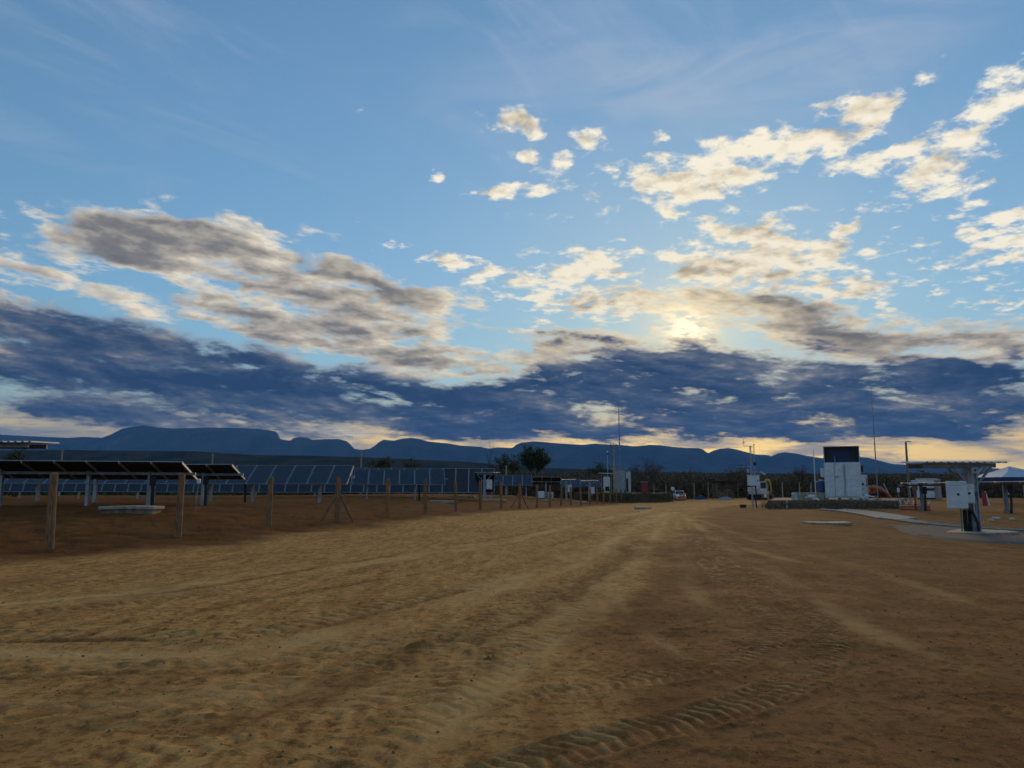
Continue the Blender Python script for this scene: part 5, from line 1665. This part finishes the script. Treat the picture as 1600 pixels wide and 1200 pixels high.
# ------------------------------------------------------------------ trees
def limb(mb, p, d, L, r, depth, rnd, tips, spread=.6, up=.25):
    q = p
    pts, rad = [p], [r]
    n = 4
    for i in range(n):
        d = (d + Vector((rnd.uniform(-1, 1), rnd.uniform(-1, 1), rnd.uniform(-.5, .8) * up)) * .22).normalized()
        q = q + d * (L / n)
        pts.append(q); rad.append(r * (1 - .45 * (i + 1) / n))
        if depth <= 1:
            tips.append(q)
    mb.tube(pts, rad, M_bark, 6 if depth > 1 else 4, cap=False)
    tips.append(q)
    if depth > 0:
        for i in range(3 if depth > 1 else 4):
            k = rnd.randint(2, n)
            a = rnd.uniform(0, 6.28)
            nd = (d * .7 + Vector((math.cos(a), math.sin(a), rnd.uniform(-.1, .7))) * spread).normalized()
            limb(mb, pts[k], nd, L * rnd.uniform(.55, .8), rad[k] * .65, depth - 1, rnd, tips, spread, up)
def leaves(rnd, tips, size, per, spread, squash=.6):
    v, f = [], []
    for t_ in tips:
        for i in range(per):
            c = t_ + Vector((rnd.gauss(0, spread), rnd.gauss(0, spread), rnd.gauss(0, spread * squash)))
            s = size * rnd.uniform(.6, 1.3)
            a = Vector((rnd.gauss(0, 1), rnd.gauss(0, 1), rnd.gauss(0, .6))).normalized()
            b = a.cross(Vector((rnd.gauss(0, 1), rnd.gauss(0, 1), rnd.gauss(0, 1)))).normalized()
            o = len(v)
            v += [c - a * s, c + b * s * .45, c + a * s, c - b * s * .45]
            f.append((o, o + 1, o + 2, o + 3))
    return v, f
def tree(label, px, Y, py_top, width, kind, seed, py_base=776, group='trees beyond the site', name='tree'):
    b0 = gpt(px, Y, py_base)
    h = at(px, py_top, Y).z - b0.z
    rnd = random.Random(seed)
    t = thing(name, label, 'tree' if kind != 'bush' else 'bush', b0, 0, group)
    mb, tips = MB(), []
    if kind == 'umbrella':
        limb(mb, Vector((0, 0, -.2)), Vector((.05, 0, 1)), h * .45, h * .035, 0, rnd, [], 0, .1)
        for i in range(7):
            a = i * .9 + rnd.uniform(-.2, .2)
            limb(mb, Vector((rnd.uniform(-.1, .1), 0, h * .40)), Vector((math.cos(a) * .9, math.sin(a) * .9, .85)).normalized(), h * .40, h * .018, 2, rnd, tips, .8, .2)
        size, per, sp = .22, 11, .34
    elif kind == 'bare':
        limb(mb, Vector((0, 0, -.2)), Vector((0, 0, 1)), h * .55, h * .034, 3, rnd, tips, .55, .9)
        limb(mb, Vector((0, 0, h * .4)), Vector((-.1, 0, 1)).normalized(), h * .58, h * .022, 2, rnd, tips, .4, 1.0)
        size, per, sp = .10, 1, .15
    elif kind == 'barewide':
        for i in range(7):
            a = i * .9
            limb(mb, Vector((rnd.uniform(-.3, .3), 0, -.2)), Vector((math.cos(a) * .55, math.sin(a) * .55, 1)).normalized(), h * .6, h * .022, 3, rnd, tips, .6, .6)
        size, per, sp = .12, 2, .25
    else:
        for i in range(6):
            a = i * 1.05
            limb(mb, Vector((rnd.uniform(-.2, .2), 0, -.2)), Vector((math.cos(a) * .6, math.sin(a) * .6, 1)).normalized(), h * .55, h * .016, 2, rnd, tips, .7, .4)
        size, per, sp = .20, 8, .35
    # bring the crown to its seen width and height
    xs = [p.x for p in tips]; zs = [p.z for p in tips]
    kx = width / max(.1, (max(xs) - min(xs)) + 2 * sp); kz = h / max(zs)
    cxm = (max(xs) + min(xs)) / 2
    def fit(p):
        p = Vector(p); zf = max(0, min(1, p.z / (h * .35)))
        return Vector(((p.x - cxm * zf) * (1 + (kx - 1) * zf), p.y * (1 + (kx - 1) * zf), p.z * kz if p.z > 0 else p.z))
    mb.v = [tuple(fit(p)) for p in mb.v]
    mb.build('trunk', None, t)
    tips = [fit(p) for p in tips]
    v, f = leaves(rnd, tips, size, per, sp)
    m_ = {'umbrella': M_leafg, 'bare': M_twig, 'barewide': M_twig, 'bush': M_leaf}[kind]
    MB_ = bpy.data.meshes.new('crown'); MB_.from_pydata([tuple(q) for q in v], [], f); MB_.materials.append(m_)
    link('crown', MB_, t)
    return t
tree('tall leafless tree with a bare crooked top before the mountains', 768, 150, 691, 2.6, 'bare', 3)
tree('rounded leafy tree standing clear above the scrub', 836, 150, 697, 6.2, 'umbrella', 8)
tree('broad leafless tree with fanned branches right of the kiosks', 1012, 146, 711, 7.4, 'barewide', 4)
tree('dense olive tree between the leafless tree and the leafy tree', 793, 158, 711, 5.4, 'bush', 12)
tree('dark rounded bush behind the tracker rows, left of its neighbour', 592, 150, 714, 4.6, 'bush', 21)
tree('dark rounded bush behind the tracker rows, right of its neighbour', 645, 150, 716, 3.8, 'bush', 22)
tree('dense olive tree behind the hooded white cabinet', 938, 150, 722, 5.0, 'bush', 23)
tree('twiggy leafless tree on the skyline left of the white container', 1258, 140, 727, 3.6, 'barewide', 24)
tree('twiggy leafless tree right of the white car', 1082, 146, 731, 4.6, 'barewide', 25)
tree('twiggy leafless tree behind the weather mast', 1152, 142, 727, 4.2, 'barewide', 26)
tree('olive bush at the far left beyond the nearest row', 22, 120, 700, 4.2, 'bush', 27)

# dry scrub that closes the view: nobody could count its stems
rnd = np.random.default_rng(11)
def scrub(name, px0, px1, Y0, Y1, h0, h1, count, seed, m_, leaf=.20):
    r = np.random.default_rng(seed)
    Y = r.uniform(Y0, Y1, count)
    px = r.uniform(px0, px1, count)
    X = (px - 800) / F_PX * Y * 1.009
    zb_ = land(X, Y)
    hh = (h0 + (h1 - h0) * fbmn(X * .16, Y * .16, 3, seed)) * (.6 + .6 * fbmn(X * .55, Y * .55, 2, seed + 1))
    z = zb_ + hh * r.uniform(0, 1, count) ** .75
    d = r.normal(size=(count, 3)); d[:, 2] = np.abs(d[:, 2]) * 1.5
    d /= np.linalg.norm(d, axis=1)[:, None]
    e = np.cross(d, r.normal(size=(count, 3))); e /= np.linalg.norm(e, axis=1)[:, None]
    L = r.uniform(.6, 1.6, count)[:, None] * leaf * 2.0
    W = L * r.uniform(.10, .5, count)[:, None]
    c = np.stack([X, Y, z], -1)
    V = np.stack([c - d * L, c + e * W, c + d * L, c - e * W], 1).reshape(-1, 3)
    F = np.arange(count * 4).reshape(-1, 4)
    me = bpy.data.meshes.new(name)
    me.vertices.add(len(V)); me.vertices.foreach_set('co', V.ravel())
    me.loops.add(count * 4); me.loops.foreach_set('vertex_index', F.ravel().astype(np.int32))
    me.polygons.add(count); me.polygons.foreach_set('loop_start', (np.arange(count) * 4).astype(np.int32))
    me.update(); me.validate()
    me.materials.append(m_)
    return stuff(link(name, me))
s_ = scrub('scrub_woodland', 735, 1780, 134, 180, 3.1, 5.4, 260000, 5, M_scrub, .115)
s_['label'] = 'dense dry brown scrub closing the view behind the site'
s_['category'] = 'scrub'
s_ = scrub('far_scrub', -260, 800, 170, 330, 2.2, 4.6, 80000, 6, M_leaf, .3)
s_['label'] = 'dark low scrub beyond the solar field'
s_['category'] = 'scrub'

def weeds(name, label, pts, seed, hgt, blade=.03):
    r = random.Random(seed)
    v, f = [], []
    for (x, y, z) in pts:
        a = r.uniform(0, 6.28); L = hgt * r.uniform(.4, 1.2)
        tx, ty = r.uniform(-.4, .4) * L, r.uniform(-.4, .4) * L
        w = blade * r.uniform(.7, 1.6)
        o = len(v)
        v += [(x - math.cos(a) * w, y - math.sin(a) * w, z), (x + math.cos(a) * w, y + math.sin(a) * w, z), (x + tx, y + ty, z + L)]
        f.append((o, o + 1, o + 2))
    me = bpy.data.meshes.new(name); me.from_pydata(v, [], f); me.materials.append(M_grass)
    o = stuff(link(name, me)); o['label'] = label; o['category'] = 'weeds'
    return o
r = random.Random(4)
pts = []
for i in range(1100):
    px = r.uniform(1190, 1420); Y = r.gauss(56.0, .7) if px < 1405 else r.uniform(54, 62)
    q = at(px, 790, Y); 
    kz = min(1, max(0, (Y - 55.2) / 2.2))
    pts.append((q.x, Y, H(q.x, Y) + (topR - H(q.x, Y)) * kz * .9 if px < 1405 else H(q.x, Y)))
weeds('platform_weeds', 'dry weeds growing along the foot of the right platform', pts, 1, .22)
pts = []
for i in range(2600):
    px = r.uniform(890, 1052); Y = r.gauss(113.5, .8)
    q = at(px, 785, Y)
    kz = min(1, max(0, (Y - 112.2) / 2.6))
    z0_ = H(q.x, Y)
    pts.append((q.x, Y, z0_ + (topL - z0_) * kz * .9))
weeds('bank_weeds', 'dark weeds on the bank of the left platform', pts, 2, .42, .05)
